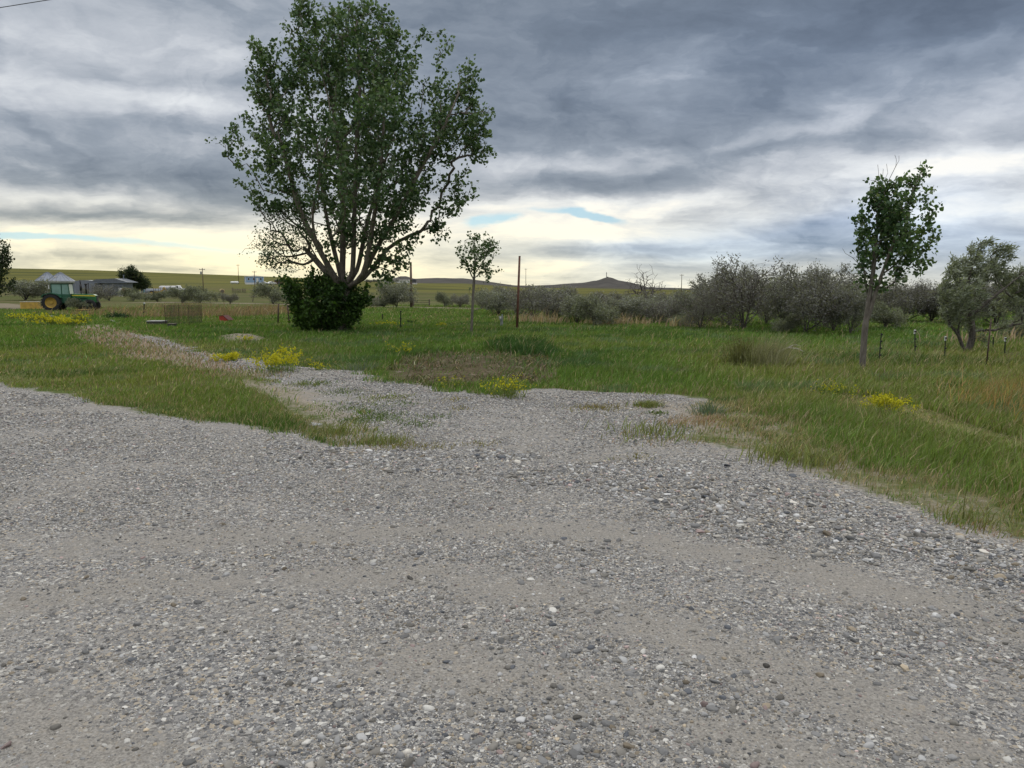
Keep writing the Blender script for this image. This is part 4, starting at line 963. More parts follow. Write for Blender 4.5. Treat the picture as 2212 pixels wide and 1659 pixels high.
# --- small plants
def herb(name, u, v, w_px, h_px, nst, label, cat, col=(.10, .16, .04), petals=None, npet=0, group=None, lsz=.06, psz=.035, lean=.25, bend=0.0, nleaf=None, stemcol=None, seed=0, wd=.012, sq=1.0):
    g = np.random.default_rng(500+seed); p = ground_at(u, v); w = w_px/FD*p.y; h = h_px/FD*p.y
    root = thing(name, label, cat, p, 0, group)
    x = g.normal(0, w*.20, nst); y = g.normal(0, w*.20*sq, nst); hh = h*g.uniform(.45, 1.0, nst)*(1-.25*np.clip(np.hypot(x, y)/(w*.4), 0, 1))
    lx = g.normal(0, lean, nst)*hh + x*.55 + bend*hh; ly = g.normal(0, lean, nst)*hh
    B = np.stack([x, y, 0*x-.02], 1); M_ = B + np.stack([lx*.35, ly*.35, hh*.6], 1); T = B + np.stack([lx, ly, hh], 1)
    a = g.uniform(0, 6.28, nst); s_ = np.stack([np.cos(a), np.sin(a), 0*a], 1)*wd/2
    V = np.stack([B-s_, B+s_, M_+s_*.8, M_-s_*.8, T+s_*.3, T-s_*.3], 1).reshape(-1, 3); i = np.arange(nst)[:, None]*6
    C = np.repeat(np.asarray(stemcol or col)*np.exp(g.normal(0, .2, (nst, 1))), 6, 0)
    link('stems', np_mesh('stems', V, [i+np.array([[0, 1, 2, 3]]), i+np.array([[3, 2, 4, 5]])], cols={'lc': C}), GRASSM, root)
    nl = nst*5 if nleaf is None else nleaf
    if nl:
        k = g.integers(0, nst, nl); f = g.random(nl)[:, None]*.8; pos = B[k]*(1-f)+M_[k]*f + g.normal(0, .02, (nl, 3)) + np.stack([0*f[:, 0], 0*f[:, 0], f[:, 0]*hh[k]*.25], 1)
        V, F, C = leaves(pos, g.normal(0, 1, (nl, 3)), lsz*np.exp(g.normal(0, .3, nl)), 'narrow', np.asarray(col)*np.exp(g.normal(0, .22, (nl, 1))), g, 0)
        link('leaves', np_mesh('leaves', V, F, cols={'lc': C}), LEAF, root)
    if npet:
        k = g.integers(0, nst, npet); f = g.random(npet)[:, None]**.6; pos = M_[k]*(1-f)+T[k]*f + g.normal(0, .03, (npet, 3))
        V, F, C = leaves(pos, g.normal(0, 1, (npet, 3)), psz*np.exp(g.normal(0, .3, npet)), 'petal', np.asarray(petals)*np.exp(g.normal(0, .15, (npet, 1))), g, 0)
        link('flowers', np_mesh('flowers', V, F, cols={'lc': C}), PETAL, root)
    return root
YEL = (.52, .49, .035); MG = 'yellow flowering mustard plants'
herb('mustard_plant', 606, 803, 100, 62, 90, 'tall bright yellow mustard plant beside the gravel track', 'flower', (.15, .22, .04), YEL, 1250, MG, psz=.038, seed=1, bend=.1)
herb('mustard_plant', 495, 781, 46, 20, 40, 'small yellow mustard plant on the gravel edge left of the tallest one', 'flower', (.13, .19, .04), YEL, 620, MG, psz=.045, seed=2)
herb('mustard_plant', 1915, 892, 74, 52, 80, 'yellow mustard plant beside the mown path on the right', 'flower', (.12, .18, .04), YEL, 1700, MG, psz=.026, lsz=.045, seed=3)
herb('mustard_plant', 1100, 858, 90, 62, 50, 'sparse yellow mustard plant in front of the cleared brown patch', 'flower', (.14, .18, .05), YEL, 330, MG, psz=.03, seed=4)
herb('mustard_plant', 978, 838, 50, 40, 34, 'green mustard with few flowers left in front of the brown patch', 'flower', (.15, .19, .05), YEL, 60, MG, psz=.03, seed=5)
herb('mustard_plant', 1800, 858, 90, 50, 50, 'thin yellow mustard plant below the young tree', 'flower', (.12, .18, .04), YEL, 200, MG, psz=.026, seed=6)
herb('mustard_plant', 690, 800, 40, 22, 24, 'tiny yellow mustard plant right of the tallest one', 'flower', (.12, .18, .04), YEL, 70, MG, psz=.04, seed=7)
herb('mustard_plant', 858, 770, 60, 40, 30, 'faint yellow mustard plant left behind the brown patch', 'flower', (.12, .17, .05), YEL, 110, MG, psz=.04, seed=8)
herb('mustard_plant', 530, 741, 40, 18, 24, 'low yellow mustard plant on the small gravel heap', 'flower', (.12, .17, .05), YEL, 120, MG, psz=.05, seed=9)
for k, (u, v, w_, h_, n_, lb) in enumerate([(48, 690, 56, 18, 200, 'far left clump'), (88, 697, 64, 26, 430, 'second clump from the left'), (122, 701, 60, 24, 520, 'middle clump, the brightest,'), (152, 703, 50, 22, 330, 'second clump from the right'), (174, 700, 40, 28, 130, 'right end clump')]):
    herb('mustard_plant', u, v, w_, h_, 50, lb + ' of the yellow mustard bank before the tractor', 'flower', (.13, .17, .045), YEL, n_, MG, psz=.075, lsz=.14, seed=20+k, wd=.03, nleaf=420)
herb('mustard_plant', 958, 706, 24, 9, 40, 'small yellow mustard clump right of the dark post', 'flower', (.13, .17, .045), YEL, 160, MG, psz=.06, seed=30, wd=.03)
herb('mustard_plant', 830, 703, 80, 9, 60, 'long low yellow mustard clump right of the dense bush', 'flower', (.13, .17, .045), YEL, 160, MG, psz=.06, seed=31, wd=.03)
herb('dry_bush', 1605, 790, 100, 84, 300, 'olive green bush of stiff stems at the left of a tan grass plume', 'bush', (.14, .15, .055), (.17, .16, .07), 600, None, lsz=.07, psz=.03, lean=.2, seed=40, nleaf=1600, stemcol=(.15, .155, .06))
herb('dry_grass_clump', 1660, 792, 120, 92, 420, 'tall tan dead grass clump blown to the right beside the olive green bush', 'dry grass', (.27, .265, .15), None, 0, None, lean=.25, bend=.42, nleaf=0, seed=41, wd=.014)
herb('leafy_weed', 1157, 722, 26, 22, 40, 'small upright dark weed right of the brown pole', 'weed', (.05, .085, .03), None, 0, None, lsz=.11, seed=42, nleaf=420)
herb('leafy_weed', 256, 688, 60, 20, 60, 'dark green weed clump left of the wire pen', 'weed', (.028, .06, .022), None, 0, None, lsz=.16, seed=43, nleaf=900)
herb('leafy_weed', 885, 699, 24, 8, 40, 'low dark weed mound right of the dark post', 'weed', (.03, .07, .022), None, 0, None, lsz=.13, seed=44, nleaf=400)
herb('leafy_weed', 2050, 846, 120, 30, 120, 'bright leafy weeds leaning beside the mown path', 'weed', (.075, .125, .03), None, 0, None, lsz=.10, seed=45, nleaf=1500, bend=.3)
herb('sage_tuft', 1530, 892, 80, 38, 130, 'blue-green grass tuft at the edge of the gravel drive', 'grass tuft', (.12, .17, .11), None, 0, None, nleaf=0, seed=46, wd=.012)
herb('sage_tuft', 780, 800, 90, 28, 130, 'grey-green grass tuft left of the brown patch', 'grass tuft', (.17, .21, .14), None, 0, None, nleaf=0, seed=47, wd=.018)
# ------------------------------------------------------------------ things people made
M = dict(
    green=surf('tractor_green', (.022, .145, .04), .4, .2, 4), dgreen=surf('dark_green_paint', (.022, .10, .055), .45, .2, 4), yellow=surf('farm_yellow', (.45, .29, .05), .45, .2, 3, rust=(.35, .22, .06)),
    stripe=surf('stripe_yellow', (.75, .62, .06), .4, .1), tyre=surf('tyre', (.022, .022, .024), .85, .3, 5), black=surf('black_iron', (.02, .018, .018), .6, .3), roof=surf('cab_roof', (.19, .21, .17), .5, .2),
    glass=surf('cab_glass', (.20, .34, .30), .12, .2, 2), pglass=surf('dark_pane', (.03, .04, .05), .15, .2), white=surf('white_paint', (.74, .74, .73), .5, .08), ochre=surf('ochre_paint', (.58, .37, .07), .55, .25, 3, rust=(.34, .20, .07)),
    galv=surf('galvanised', (.20, .225, .27), .5, .12, 2, .15), shed=surf('shed_metal', (.20, .22, .25), .6, .15, 2), shedroof=surf('shed_roof', (.13, .145, .165), .6, .2, 2), quon=surf('quonset_metal', (.20, .22, .26), .5, .12, 2, .15),
    silver=surf('silver_tank', (.42, .42, .42), .4, .2, 1.5, .4), rust=surf('rusty_red', (.23, .065, .035), .8, .4, 4), pinkw=surf('faded_pink', (.52, .36, .32), .7, .3), blue=surf('pale_blue_siding', (.27, .40, .58), .6, .08, 1), cblue=surf('cabin_blue', (.16, .32, .42), .6, .1),
    wood=surf('weathered_wood', (.17, .14, .11), .9, .4, 9, bump=.3), pole=surf('pole_wood', (.145, .105, .075), .9, .35, 6, bump=.3), bpole=surf('brown_pole', (.17, .078, .055), .85, .4, 6, bump=.3),
    post=surf('post_green', (.022, .034, .024), .6, .4, 12), ptip=surf('post_tip', (.78, .78, .76), .6, .1), rpipe=surf('rusty_pipe', (.075, .045, .034), .8, .4, 10, bump=.3), grey=surf('grey_box', (.27, .285, .285), .5, .15), boxg=surf('trough', (.34, .34, .33), .8, .25, 7), boxd=surf('trough_side', (.10, .095, .09), .85, .3),
    wire=surf('wire', (.035, .03, .027), .7, .4), red=surf('red_boards', (.44, .055, .035), .75, .25, 9), redroof=surf('red_shed_roof', (.11, .035, .028), .8, .3, 8), brown=surf('brown_shed', (.16, .10, .06), .85, .3), car=surf('car_silver', (.52, .54, .57), .3, .08), straw=surf('straw', (.42, .33, .16), .95, .3, 12), plank=surf('pale_plank', (.62, .60, .57), .8, .25, 8, bump=.2), tower=surf('tower_steel', (.16, .15, .15), .7, .2), dark=surf('dark_house', (.08, .08, .09), .8, .2), log=surf('bleached_log', (.52, .48, .42), .9, .3, 8, bump=.4))
def base(u, Y):
    p = at(u, 640, Y); return Vector((p.x, Y, zg(p.x, Y)))

# tractor, nose to the right and a little towards us
def tractor():
    p = base(149, 74.5); r = thing('tractor', 'green farm tractor with glazed cab and yellow wheel hubs parked nose to the right', 'tractor', p, R(15))
    b = MB().box((.2, 0, .95), (3.0, .62, .55)).box((1.35, 0, .85), (1.3, .5, .35)).box((-1.15, 0, .95), (.8, .95, .7)).cyl((-1.25, -1.05, .82), (-1.25, 1.05, .82), .13).box((1.95, 0, .62), (.3, 1.5, .18)).box((-.3, -.62, 1.02), (1.1, .36, .52))
    b.build('chassis', M['dgreen'], r, .03)
    h = MB().prism([(.30, 1.22), (.30, 1.66), (2.20, 1.60), (2.42, 1.50), (2.46, 1.25), (2.44, .82), (1.75, .82), (1.70, 1.22)], -.40, .40).build('hood', M['green'], r, .05)
    for s in (-1, 1): MB().box((1.38, s*.405, 1.47), (2.05, .012, .085), ry=R(1.6)).build('stripe', M['stripe'], h)
    MB().box((2.47, 0, 1.16), (.03, .62, .56)).build('grille', M['black'], h)
    MB().cyl((1.05, .10, 1.6), (1.05, .10, 2.0), .045).cyl((1.05, .10, 1.95), (1.05, .10, 2.55), .10).cyl((1.05, .10, 2.5), (1.02, .10, 2.98), .05).build('exhaust_stack', M['black'], r, smooth=True)
    MB().cyl((1.55, -.10, 1.58), (1.55, -.10, 2.5), .075).cyl((1.55, -.10, 2.5), (1.55, -.10, 2.62), .15, .12).build('air_intake', M['black'], r, smooth=True)
    f = MB()
    for x0, x1 in ((-1.35, -1.28), (.28, .16)):
        for s in (-1, 1): f.cyl((x0, s*.72, 1.2), (x1, s*.68, 2.62), .05, n=8)
    for s in (-1, 1):
        f.cyl((-.42, s*.72, 1.2), (-.42, s*.68, 2.62), .04, n=8); f.box((-.53, s*.71, 1.30), (1.7, .06, .62)); f.box((-.55, s*.69, 2.58), (1.6, .08, .10))
    f.box((-1.32, 0, 1.25), (.06, 1.4, .6)).box((.26, 0, 1.25), (.06, 1.4, .55)).build('cab_frame', M['dgreen'], r, .01)
    MB().box((-.55, 0, 2.72), (1.9, 1.62, .20)).build('cab_roof', M['roof'], r, .07)
    for s in (-1, 1):
        for x0, x1 in ((-1.24, -.47), (-.37, .20)): MB().box(((x0+x1)/2, s*.70, 2.08), (x1-x0, .02, .94)).build('window', M['glass'], r)
    MB().box((-1.31, 0, 2.08), (.02, 1.3, .94)).build('window', M['glass'], r); MB().box((.22, 0, 2.08), (.02, 1.3, .94), ry=R(-4)).build('window', M['glass'], r)
    MB().box((-.85, 0, 1.62), (.45, .5, .12)).box((-1.05, 0, 1.95), (.10, .48, .65)).build('seat', M['black'], r, .03)
    MB().cyl((-.1, 0, 1.75), (-.02, 0, 1.9), .03).lathe([(.17, 0), (.19, .02), (.17, .04)], (-.1, 0, 1.9)).build('steering_wheel', M['black'], r)
    MB().box((-1.45, -.8, 2.3), (.05, .22, .38)).build('mirror', M['white'], r, .01)
    for s in (-1, 1):
        MB().prism([(-2.1, 1.35), (-1.85, 1.62), (-1.25, 1.76), (-.6, 1.62), (-.35, 1.3), (-.42, 1.28), (-.7, 1.55), (-1.25, 1.68), (-1.8, 1.55), (-2.03, 1.3)], s*1.02-.27, s*1.02+.27).build('fender', M['dgreen'], r)
    def wheel(x, y, rad, w, rimm):
        q = MB(); prof = [(rad*.60, -w/2), (rad*.90, -w/2), (rad*.98, -w*.32), (rad, 0), (rad*.98, w*.32), (rad*.90, w/2), (rad*.60, w/2)]
        q.lathe(prof, (x, y, rad), 'Y', 32, caps=False); nl = 20
        for k in range(nl):
            a = 6.283*k/nl
            for s in (-1, 1): q.box((x+math.cos(a+s*.05)*rad*1.0, y+s*w*.24, rad+math.sin(a+s*.05)*rad*1.0), (.06, w*.46, .09), ry=-a)
        t_ = q.build('wheel', M['tyre'], r)
        MB().lathe([(rad*.20, -w*.1), (rad*.5, -w*.18), (rad*.60, -w*.46), (rad*.62, -w*.46), (rad*.62, w*.46), (rad*.60, w*.46), (rad*.5, w*.1), (rad*.2, w*.16)], (x, y, rad), 'Y', 28).build('rim', rimm, t_)
        MB().cyl((x, y-w*.3, rad), (x, y+w*.3, rad), rad*.17).build('hub', rimm, t_)
    for s in (-1, 1): wheel(-1.25, s*1.02, .83, .5, M['yellow']); wheel(1.95, s*.86, .54, .34, M['black'])
tractor()
p = base(67, 81)
bb = thing('box_scraper', 'ochre yellow open steel box with a pale rim behind the tractor', 'implement', p, R(8))
MB().box((0, -.5, .38), (1.75, .06, .74)).box((0, .5, .38), (1.75, .06, .74)).box((-.85, 0, .38), (.06, .94, .74)).box((.85, 0, .38), (.06, .94, .74)).box((0, 0, .06), (1.64, .94, .06)).build('box', M['ochre'], bb, .01)
MB().box((0, -.5, .78), (1.85, .10, .05)).box((0, .5, .78), (1.85, .10, .05)).box((.88, 0, .78), (.09, .9, .05)).box((-.88, 0, .78), (.09, .9, .05)).build('rim', M['plank'], bb)
p = base(176, 71); sc_ = thing('pallet', 'small ochre wooden pallet lying in the weeds below the tractor engine', 'pallet', p, R(-10))
q = MB()
for k in range(5): q.box((0, -.32+.16*k, .22), (.95, .12, .025))
q.build('slats', M['ochre'], sc_); q = MB()
for x0 in (-.4, 0, .4): q.box((x0, 0, .12), (.09, .78, .17))
q.build('bearers', M['wood'], sc_)

# grain bins, sheds
def bin_(u, Y, rad, eave, peak, label):
    p = base(u, Y); r = thing('grain_bin', label, 'grain bin', p, 0, 'grain bins'); q = [(rad, -.5)]
    for k in range(int(eave/.11)): q += [(rad, k*.11), (rad+.025, k*.11+.055)]
    q.append((rad, eave)); MB().lathe(q, (0, 0, 0), 'Z', 36).build('wall', M['galv'], r)
    ro = MB().lathe([(rad+.18, eave-.03), (rad+.18, eave+.02), (.38, peak-.2), (.38, peak), (.05, peak+.05)], (0, 0, 0), 'Z', 36)
    for k in range(18):
        a = 6.283*k/18; ro.cyl((math.cos(a)*(rad+.15), math.sin(a)*(rad+.15), eave+.06), (math.cos(a)*.42, math.sin(a)*.42, peak-.13), .035, n=5)
    ro = ro.build('roof', M['galv'], r)
    MB().box((-.15, -rad*.62, eave+(peak-eave)*.42), (.5, .4, .5)).build('hatch', M['plank'], ro, .04)
bin_(105.5, 190, 2.65, 3.6, 5.75, 'left grain bin behind the tractor, its cone roof half overlapped')
bin_(133.5, 184, 2.95, 3.55, 5.6, 'right grain bin rising straight behind the tractor cab')
Y = 200; k = Y/FD
p = base(246, Y); r = thing('metal_shed', 'long low dark grey metal shed with a shallow roof right of the tractor', 'shed', p, 0)
L = 84*k; h0 = 3.3
MB().prism([(-L/2, -.6), (L/2-1.2, -.6), (L/2-1.2, h0-.1), (-L/2+1.7, h0-.1), (-L/2+1.7, -.6)][0:0] or [(-L/2+1.6, -.6), (L/2-1.3, -.6), (L/2-1.3, h0-.05), (-L/2+1.6, h0-.05)], -2.4, 2.6).build('wall', M['shed'], r)
MB().prism([(-L/2, h0-.06), (-L/2+2.2, h0+.75), (L/2-3, h0+1.0), (L/2, h0+.05), (L/2, h0-.06)], -2.9, 3.0).build('roof', M['shedroof'], r)
MB().box((0, -2.96, h0-.02), (L, .06, .16)).build('eave', M['galv'], r)
for x0 in (-L/2+.1, -L/2+3.3): MB().box((x0, -2.7, h0/2-.2), (.16, .16, h0+.1)).build('post', M['dark'], r)
MB().cyl((L*.25, .6, h0+.8), (L*.25, .6, h0+1.8), .1).cyl((L*.25, .6, h0+1.8), (L*.25, .6, h0+1.95), .2).build('flue', M['galv'], r)
MB().box((2.2, -2.44, 1.2), (2.6, .08, 2.3)).build('door', M['shedroof'], r)
p = base(187, 228); r = thing('quonset_hut', 'pale grey arched metal hut between the grain bins and the dark shed', 'shed', p, 0)
w_ = 74*228/FD; arch = [(-w_/2, -.6)] + [(-w_/2*math.cos(a), 2.4+1.7*math.sin(a)) for a in np.linspace(0, math.pi, 15)] + [(w_/2, -.6)]
MB().prism(arch, -1, 8).build('shell', M['quon'], r); MB().box((1.2, -1.04, 1.0), (2.4, .06, 2.4)).build('door', M['shed'], r)
# farmyard machines
def wheel_simple(par, x, y, rad, w, rim):
    t_ = MB().lathe([(rad*.6, -w/2), (rad*.93, -w/2), (rad, -w*.3), (rad, w*.3), (rad*.93, w/2), (rad*.6, w/2)], (x, y, rad), 'Y', 20, caps=False).build('wheel', M['tyre'], par)
    MB().lathe([(rad*.15, -w*.5), (rad*.62, -w*.4), (rad*.62, w*.4), (rad*.15, w*.5)], (x, y, rad), 'Y', 16).build('rim', rim, t_)
p = base(370, 236); r = thing('tank_truck', 'white cab truck carrying a long silver tank, facing right on the far slope', 'truck', p, R(-4))
MB().box((0, 0, .75), (6.6, .8, .22)).build('chassis', M['black'], r)
MB().lathe([(.15, -3.5), (.72, -3.45), (.80, -3.2), (.80, 1.45), (.72, 1.7), (.15, 1.75)], (0, 0, 1.72), 'X', 20).build('tank', M['silver'], r, smooth=False)
MB().box((-.9, -.84, 1.02), (5.1, .06, .14)).build('side_rail', M['white'], r)
cab = MB().prism([(1.95, .7), (1.95, 2.55), (2.2, 2.62), (2.75, 2.55), (3.05, 1.85), (3.95, 1.75), (4.05, 1.5), (4.05, .7)], -.95, .95).build('cab', M['white'], r, .06)
MB().box((2.55, -.965, 2.15), (.55, .02, .5)).build('window', M['pglass'], cab)
MB().box((4.1, 0, .75), (.1, 1.9, .25)).build('bumper', M['silver'], r)
for x0 in (-2.6, -1.5, 3.1):
    for s in (-1, 1): wheel_simple(r, x0, s*.78, .5, .3, M['white'])
p = base(343, 190); r = thing('backhoe', 'yellow backhoe with its arm folded in a peak, half hidden by a small shrub', 'backhoe', p, 0)
MB().box((-.2, 0, .95), (2.2, .8, .5)).box((-1.1, 0, .9), (.9, .7, .4)).build('body', M['yellow'], r, .05)
MB().box((-.35, 0, 1.92), (1.35, 1.2, .12)).build('canopy', M['yellow'], r)
q = MB()
for x0 in (-.95, .25):
    for s in (-1, 1): q.cyl((x0, s*.52, 1.1), (x0, s*.52, 1.9), .05, n=6)
q.build('canopy_frame', M['black'], r)
MB().box((.75, 0, 1.1), (.4, .5, .5)).tube([(.85, 0, .9), (1.4, 0, 2.15), (2.0, 0, 1.1)], [.17, .14, .10], 4).build('arm', M['yellow'], r); MB().prism([(1.75, .85), (2.05, 1.15), (2.25, .75), (2.0, .5)], -.3, .3).build('bucket', M['black'], r)
for x0, rr_ in ((-1.35, .65), (.55, .5)):
    for s in (-1, 1): wheel_simple(r, x0, s*.7, rr_, .32, M['yellow'])
p = base(273, 188); r = thing('farm_truck', 'rusty red old farm truck box with a white nose in front of the shed', 'truck', p, 0)
MB().box((.1, 0, 1.35), (1.7, 1.6, 1.1)).build('box', M['rust'], r, .03); MB().prism([(-1.5, .45), (-1.5, 1.1), (-1.3, 1.25), (-1.15, 1.75), (-.8, 1.8), (-.8, .45)], -.75, .75).build('cab', M['white'], r, .05)
MB().box((0, 0, .6), (2.6, .7, .2)).build('chassis', M['black'], r)
for x0 in (-1.1, .6):
    for s in (-1, 1): wheel_simple(r, x0, s*.68, .4, .24, M['white'])
p = base(261, 179); r = thing('lattice_rack', 'white painted lattice rack leaning up left of the rusty farm truck', 'rack', p, 0)
q = MB()
for x0 in (-.35, .35): q.box((x0, 0, .95), (.10, .10, 2.0))
q.build('uprights', M['white'], r)
q = MB()
for k in range(6): q.box((0, 0, .25+.33*k), (.6, .07, .12))
q.build('rungs', M['white'], r)
p = base(309.5, 212); r = thing('portable_toilet', 'narrow blue cabin with a white door and roof right of the round tree', 'cabin', p, 0)
MB().box((0, 0, .75), (.75, .75, 1.5)).build('walls', M['cblue'], r, .02); MB().box((0, 0, 1.56), (.82, .82, .12)).build('roof', M['white'], r, .03); MB().box((.05, -.385, .78), (.42, .02, 1.25)).build('door', M['white'], r)
p = base(322, 206); r = thing('storage_tank', 'long low blue-grey tank on the ground left behind the tank truck', 'tank', p, 0)
MB().lathe([(.2, -1.9), (.8, -1.85), (.9, -1.6), (.9, 2.2), (.8, 2.45), (.2, 2.5)], (1.2, 0, .85), 'X', 18).build('shell', M['shed'], r); MB().box((-.1, 0, .1), (.3, 1.2, .5)).box((2.6, 0, .1), (.3, 1.2, .5)).build('saddles', M['dark'], r)
p = base(313, 186); r = thing('flatbed_trailer', 'low faded pink flatbed trailer left of the yellow backhoe', 'trailer', p, 0)
MB().box((0, 0, .68), (2.2, 1.4, .16)).build('deck', M['pinkw'], r); MB().box((-.9, -.72, .9), (.9, .05, .3)).build('side_board', M['plank'], r)
for s in (-1, 1): wheel_simple(r, .3, s*.6, .33, .2, M['pinkw'])

# mobile home on the far slope and what stands round it
Y = 372; k = Y/FD
p = base(537.5, Y); r = thing('mobile_home', 'pale blue mobile home with white trim standing on the far slope', 'house', p, R(24))
hw = 3.6; z0 = p.z
def bx(c, d): return (c[0], c[1], c[2]), d
MB().box((3.0, 2.4, 2.35), (8.2, 5.2, 2.9)).build('walls', M['blue'], r)
MB().box((3.0, 2.4, .35), (8.1, 5.1, 1.1)).build('skirting', M['white'], r)
MB().prism([(-1.4, 3.8), (3.0, 4.25), (7.4, 3.8), (7.4, 3.68), (-1.4, 3.68)], -.45, 5.2).build('roof', M['white'], r)
q = MB()
for c_, d in (((-1.12, -.22, 2.3), (.2, .08, 3.0)), ((7.12, -.22, 2.3), (.2, .08, 3.0)), ((-1.12, 5.02, 2.3), (.2, .08, 3.0))): q.box(c_, d)
q.build('corner_trim', M['white'], r)
for x0 in (.2, 2.6, 5.8):
    fr_ = MB().box((x0, -.24, 2.55), (.95, .06, 1.15)).build('window', M['white'], r); MB().box((x0, -.275, 2.55), (.75, .03, .95)).build('pane', M['pglass'], fr_)
fr_ = MB().box((-1.12, 1.6, 2.6), (.06, .8, 1.05)).build('window', M['white'], r); MB().box((-1.155, 1.6, 2.6), (.03, .6, .85)).build('pane', M['pglass'], fr_)
d_ = MB().box((4.2, -.25, 1.95), (.95, .06, 2.05)).build('door', M['white'], r)
q = MB()
for kx in range(3): q.box((4.2, -.6-.3*kx, .75-.28*kx), (1.1, .3, .2))
q.build('steps', M['wood'], r)
p = base(508, 366); r = thing('propane_tank', 'long white propane tank lying left of the blue mobile home', 'tank', p, R(3))
MB().lathe([(.05, -1.95), (.35, -1.85), (.52, -1.6), (.55, -1.4), (.55, 1.4), (.52, 1.6), (.35, 1.85), (.05, 1.95)], (0, 0, .85), 'X', 18).build('shell', M['white'], r, smooth=True); MB().box((-1.1, 0, .2), (.2, .8, .5)).box((1.1, 0, .2), (.2, .8, .5)).build('legs', M['grey'], r); MB().cyl((0, 0, 1.35), (0, 0, 1.6), .2).build('valve_cap', M['grey'], r)
def car(u, Y, s, rot, label, m_):
    p = base(u, Y); r = thing('parked_car', label, 'car', p, rot, 'cars by the mobile home')
    b = MB().prism([(-2.25, .35), (-2.3, .75), (-2.1, .98), (-1.3, 1.05), (1.0, 1.0), (2.0, .86), (2.3, .68), (2.3, .35)], -.88, .88).build('body', m_, r, .07)
    c_ = MB().prism([(-1.6, 1.0), (-1.0, 1.42), (.1, 1.46), (1.05, 1.0)], -.76, .76).build('cabin', m_, r, .06)
    for s_ in (-1, 1): MB().prism([(-1.3, 1.06), (-.92, 1.37), (.08, 1.40), (.75, 1.06)], s_*.775-.01, s_*.775+.01).build('window', M['pglass'], c_)
    for x0 in (-1.4, 1.45):
        for s_ in (-1, 1): wheel_simple(r, x0, s_*.8, .33, .2, M['silver'])
car(571.5, 358, 1, R(4), 'silver car parked at the right end of the blue mobile home', M['car'])
car(588, 366, 1, R(60), 'white car beside the brown shed, partly hidden by a shrub', M['white'])
p = base(602.5, 380); r = thing('wooden_shed', 'small brown wooden shed just left of the dense bush on the far slope', 'shed', p, 0)
MB().box((0, 0, .8), (3.2, 2.4, 2.2)).build('walls', M['brown'], r); MB().prism([(-1.8, 1.85), (-1.8, 2.0), (0, 2.25), (1.8, 2.0), (1.8, 1.85)], -1.5, 1.4).build('roof', M['dark'], r); MB().box((.5, -1.22, .6), (1.0, .06, 1.7)).build('door', M['dark'], r)
# corral
r = thing('corral_fence', 'crooked wooden corral fence on the slope below the mobile home', 'fence', base(516, 258), 0)
o0 = Vector(r.location)
for kx in range(12):
    u = 502 + kx*2.7; pp = base(u, 258 + 3*math.sin(kx*1.7)) - o0; hh = random.uniform(1.2, 1.9)
    MB().cyl(pp + Vector((0, 0, -.1)), pp + Vector((random.uniform(-.12, .12), 0, hh)), .10, .08, 7).build('post', M['wood'], r)
q = MB()
for z_ in (.6, 1.1):
    pts = [base(502+kx*2.7, 258 + 3*math.sin(kx*1.7)) - o0 + Vector((0, -.1, z_)) for kx in range(12)]; q.tube(pts, .05, 5)
q.build('rails', M['wood'], r)
p = base(480, 246); r = thing('hay_bale', 'tan hay bale with dark end left of the corral fence', 'hay bale', p, R(30))
MB().lathe([(.4, -.75), (.72, -.7), (.78, -.5), (.78, .5), (.72, .7), (.4, .75)], (0, 0, .75), 'Y', 20).build('bale', M['straw'], r); MB().lathe([(.05, -.78), (.5, -.765), (.5, -.755)], (0, 0, .75), 'Y', 16).build('end_face', M['wood'], r)  # dark disc set on one end of the bale

# poles
def upole(u, Y, vt, label, arm=True, trans=False, rad=.15, m_='pole', lean=0, vb=None):
    p = base(u, Y); top = at(u, vt, Y).z - p.z; r = thing('utility_pole', label, 'utility pole', p, 0, 'utility poles')
    MB().cyl((0, 0, -.3), (lean, 0, top), rad, rad*.68, 10).build('pole', M[m_], r, smooth=True)
    if arm:
        MB().box((lean, -.16, top-.45), (1.7, .12, .14)).build('crossarm', M['wood'], r)
        for x0 in (-.75, .75): MB().cyl((lean+x0, -.16, top-.38), (lean+x0, -.16, top-.18), .06, .035, 8).build('insulator', M['grey'], r)
    if trans: MB().lathe([(.05, 0), (.24, .03), (.26, .1), (.26, .8), (.2, .88)], (-.42, -.1, top-1.9), 'Z', 14).build('transformer', M['grey'], r)
upole(440, 232, 579, 'utility pole with a grey transformer above the pale roadside shrubs', True, True)
upole(517, 385, 571, 'tall utility pole rising behind the left end of the mobile home')
upole(551.5, 300, 585, 'utility pole standing in front of the blue mobile home', True)
upole(888.4, 88.5, 566, 'lone brown utility pole by the pipe gate right of the big cottonwood', False, rad=.17)
upole(1135.8, 480, 580, 'far thin utility pole just right of the brown pole top', True, rad=.17)
upole(1471.6, 300, 592, 'thin utility pole above the thicket between the leafless tree and the tallest thicket tree', True)
upole(1561.5, 310, 602, 'short utility pole top showing left of the tallest thicket tree', True)
p = ground_at(1116.5, 710); tp = at(1122.4, 554, p.y) - p
r = thing('brown_pole', 'leaning reddish brown bare pole standing in the field right of the sapling', 'pole', p)
MB().cyl((0, 0, -.2), tp, .072, .056, 10).build('shaft', M['bpole'], r, smooth=True); MB().cyl(tp, tp + Vector((0, 0, .03)), .068, .05, 10).build('cap', M['wood'], r)
p = ground_at(1085, 707); s_ = p.y/FD
r = thing('meter_post', 'grey electric meter box on a short post left of the brown pole', 'meter box', p)
MB().cyl((0, 0, -.1), (0, 0, 28*s_), .04, n=8).box((-.06, .02, 8*s_), (.11, .09, 18*s_)).build('post', M['grey'], r)
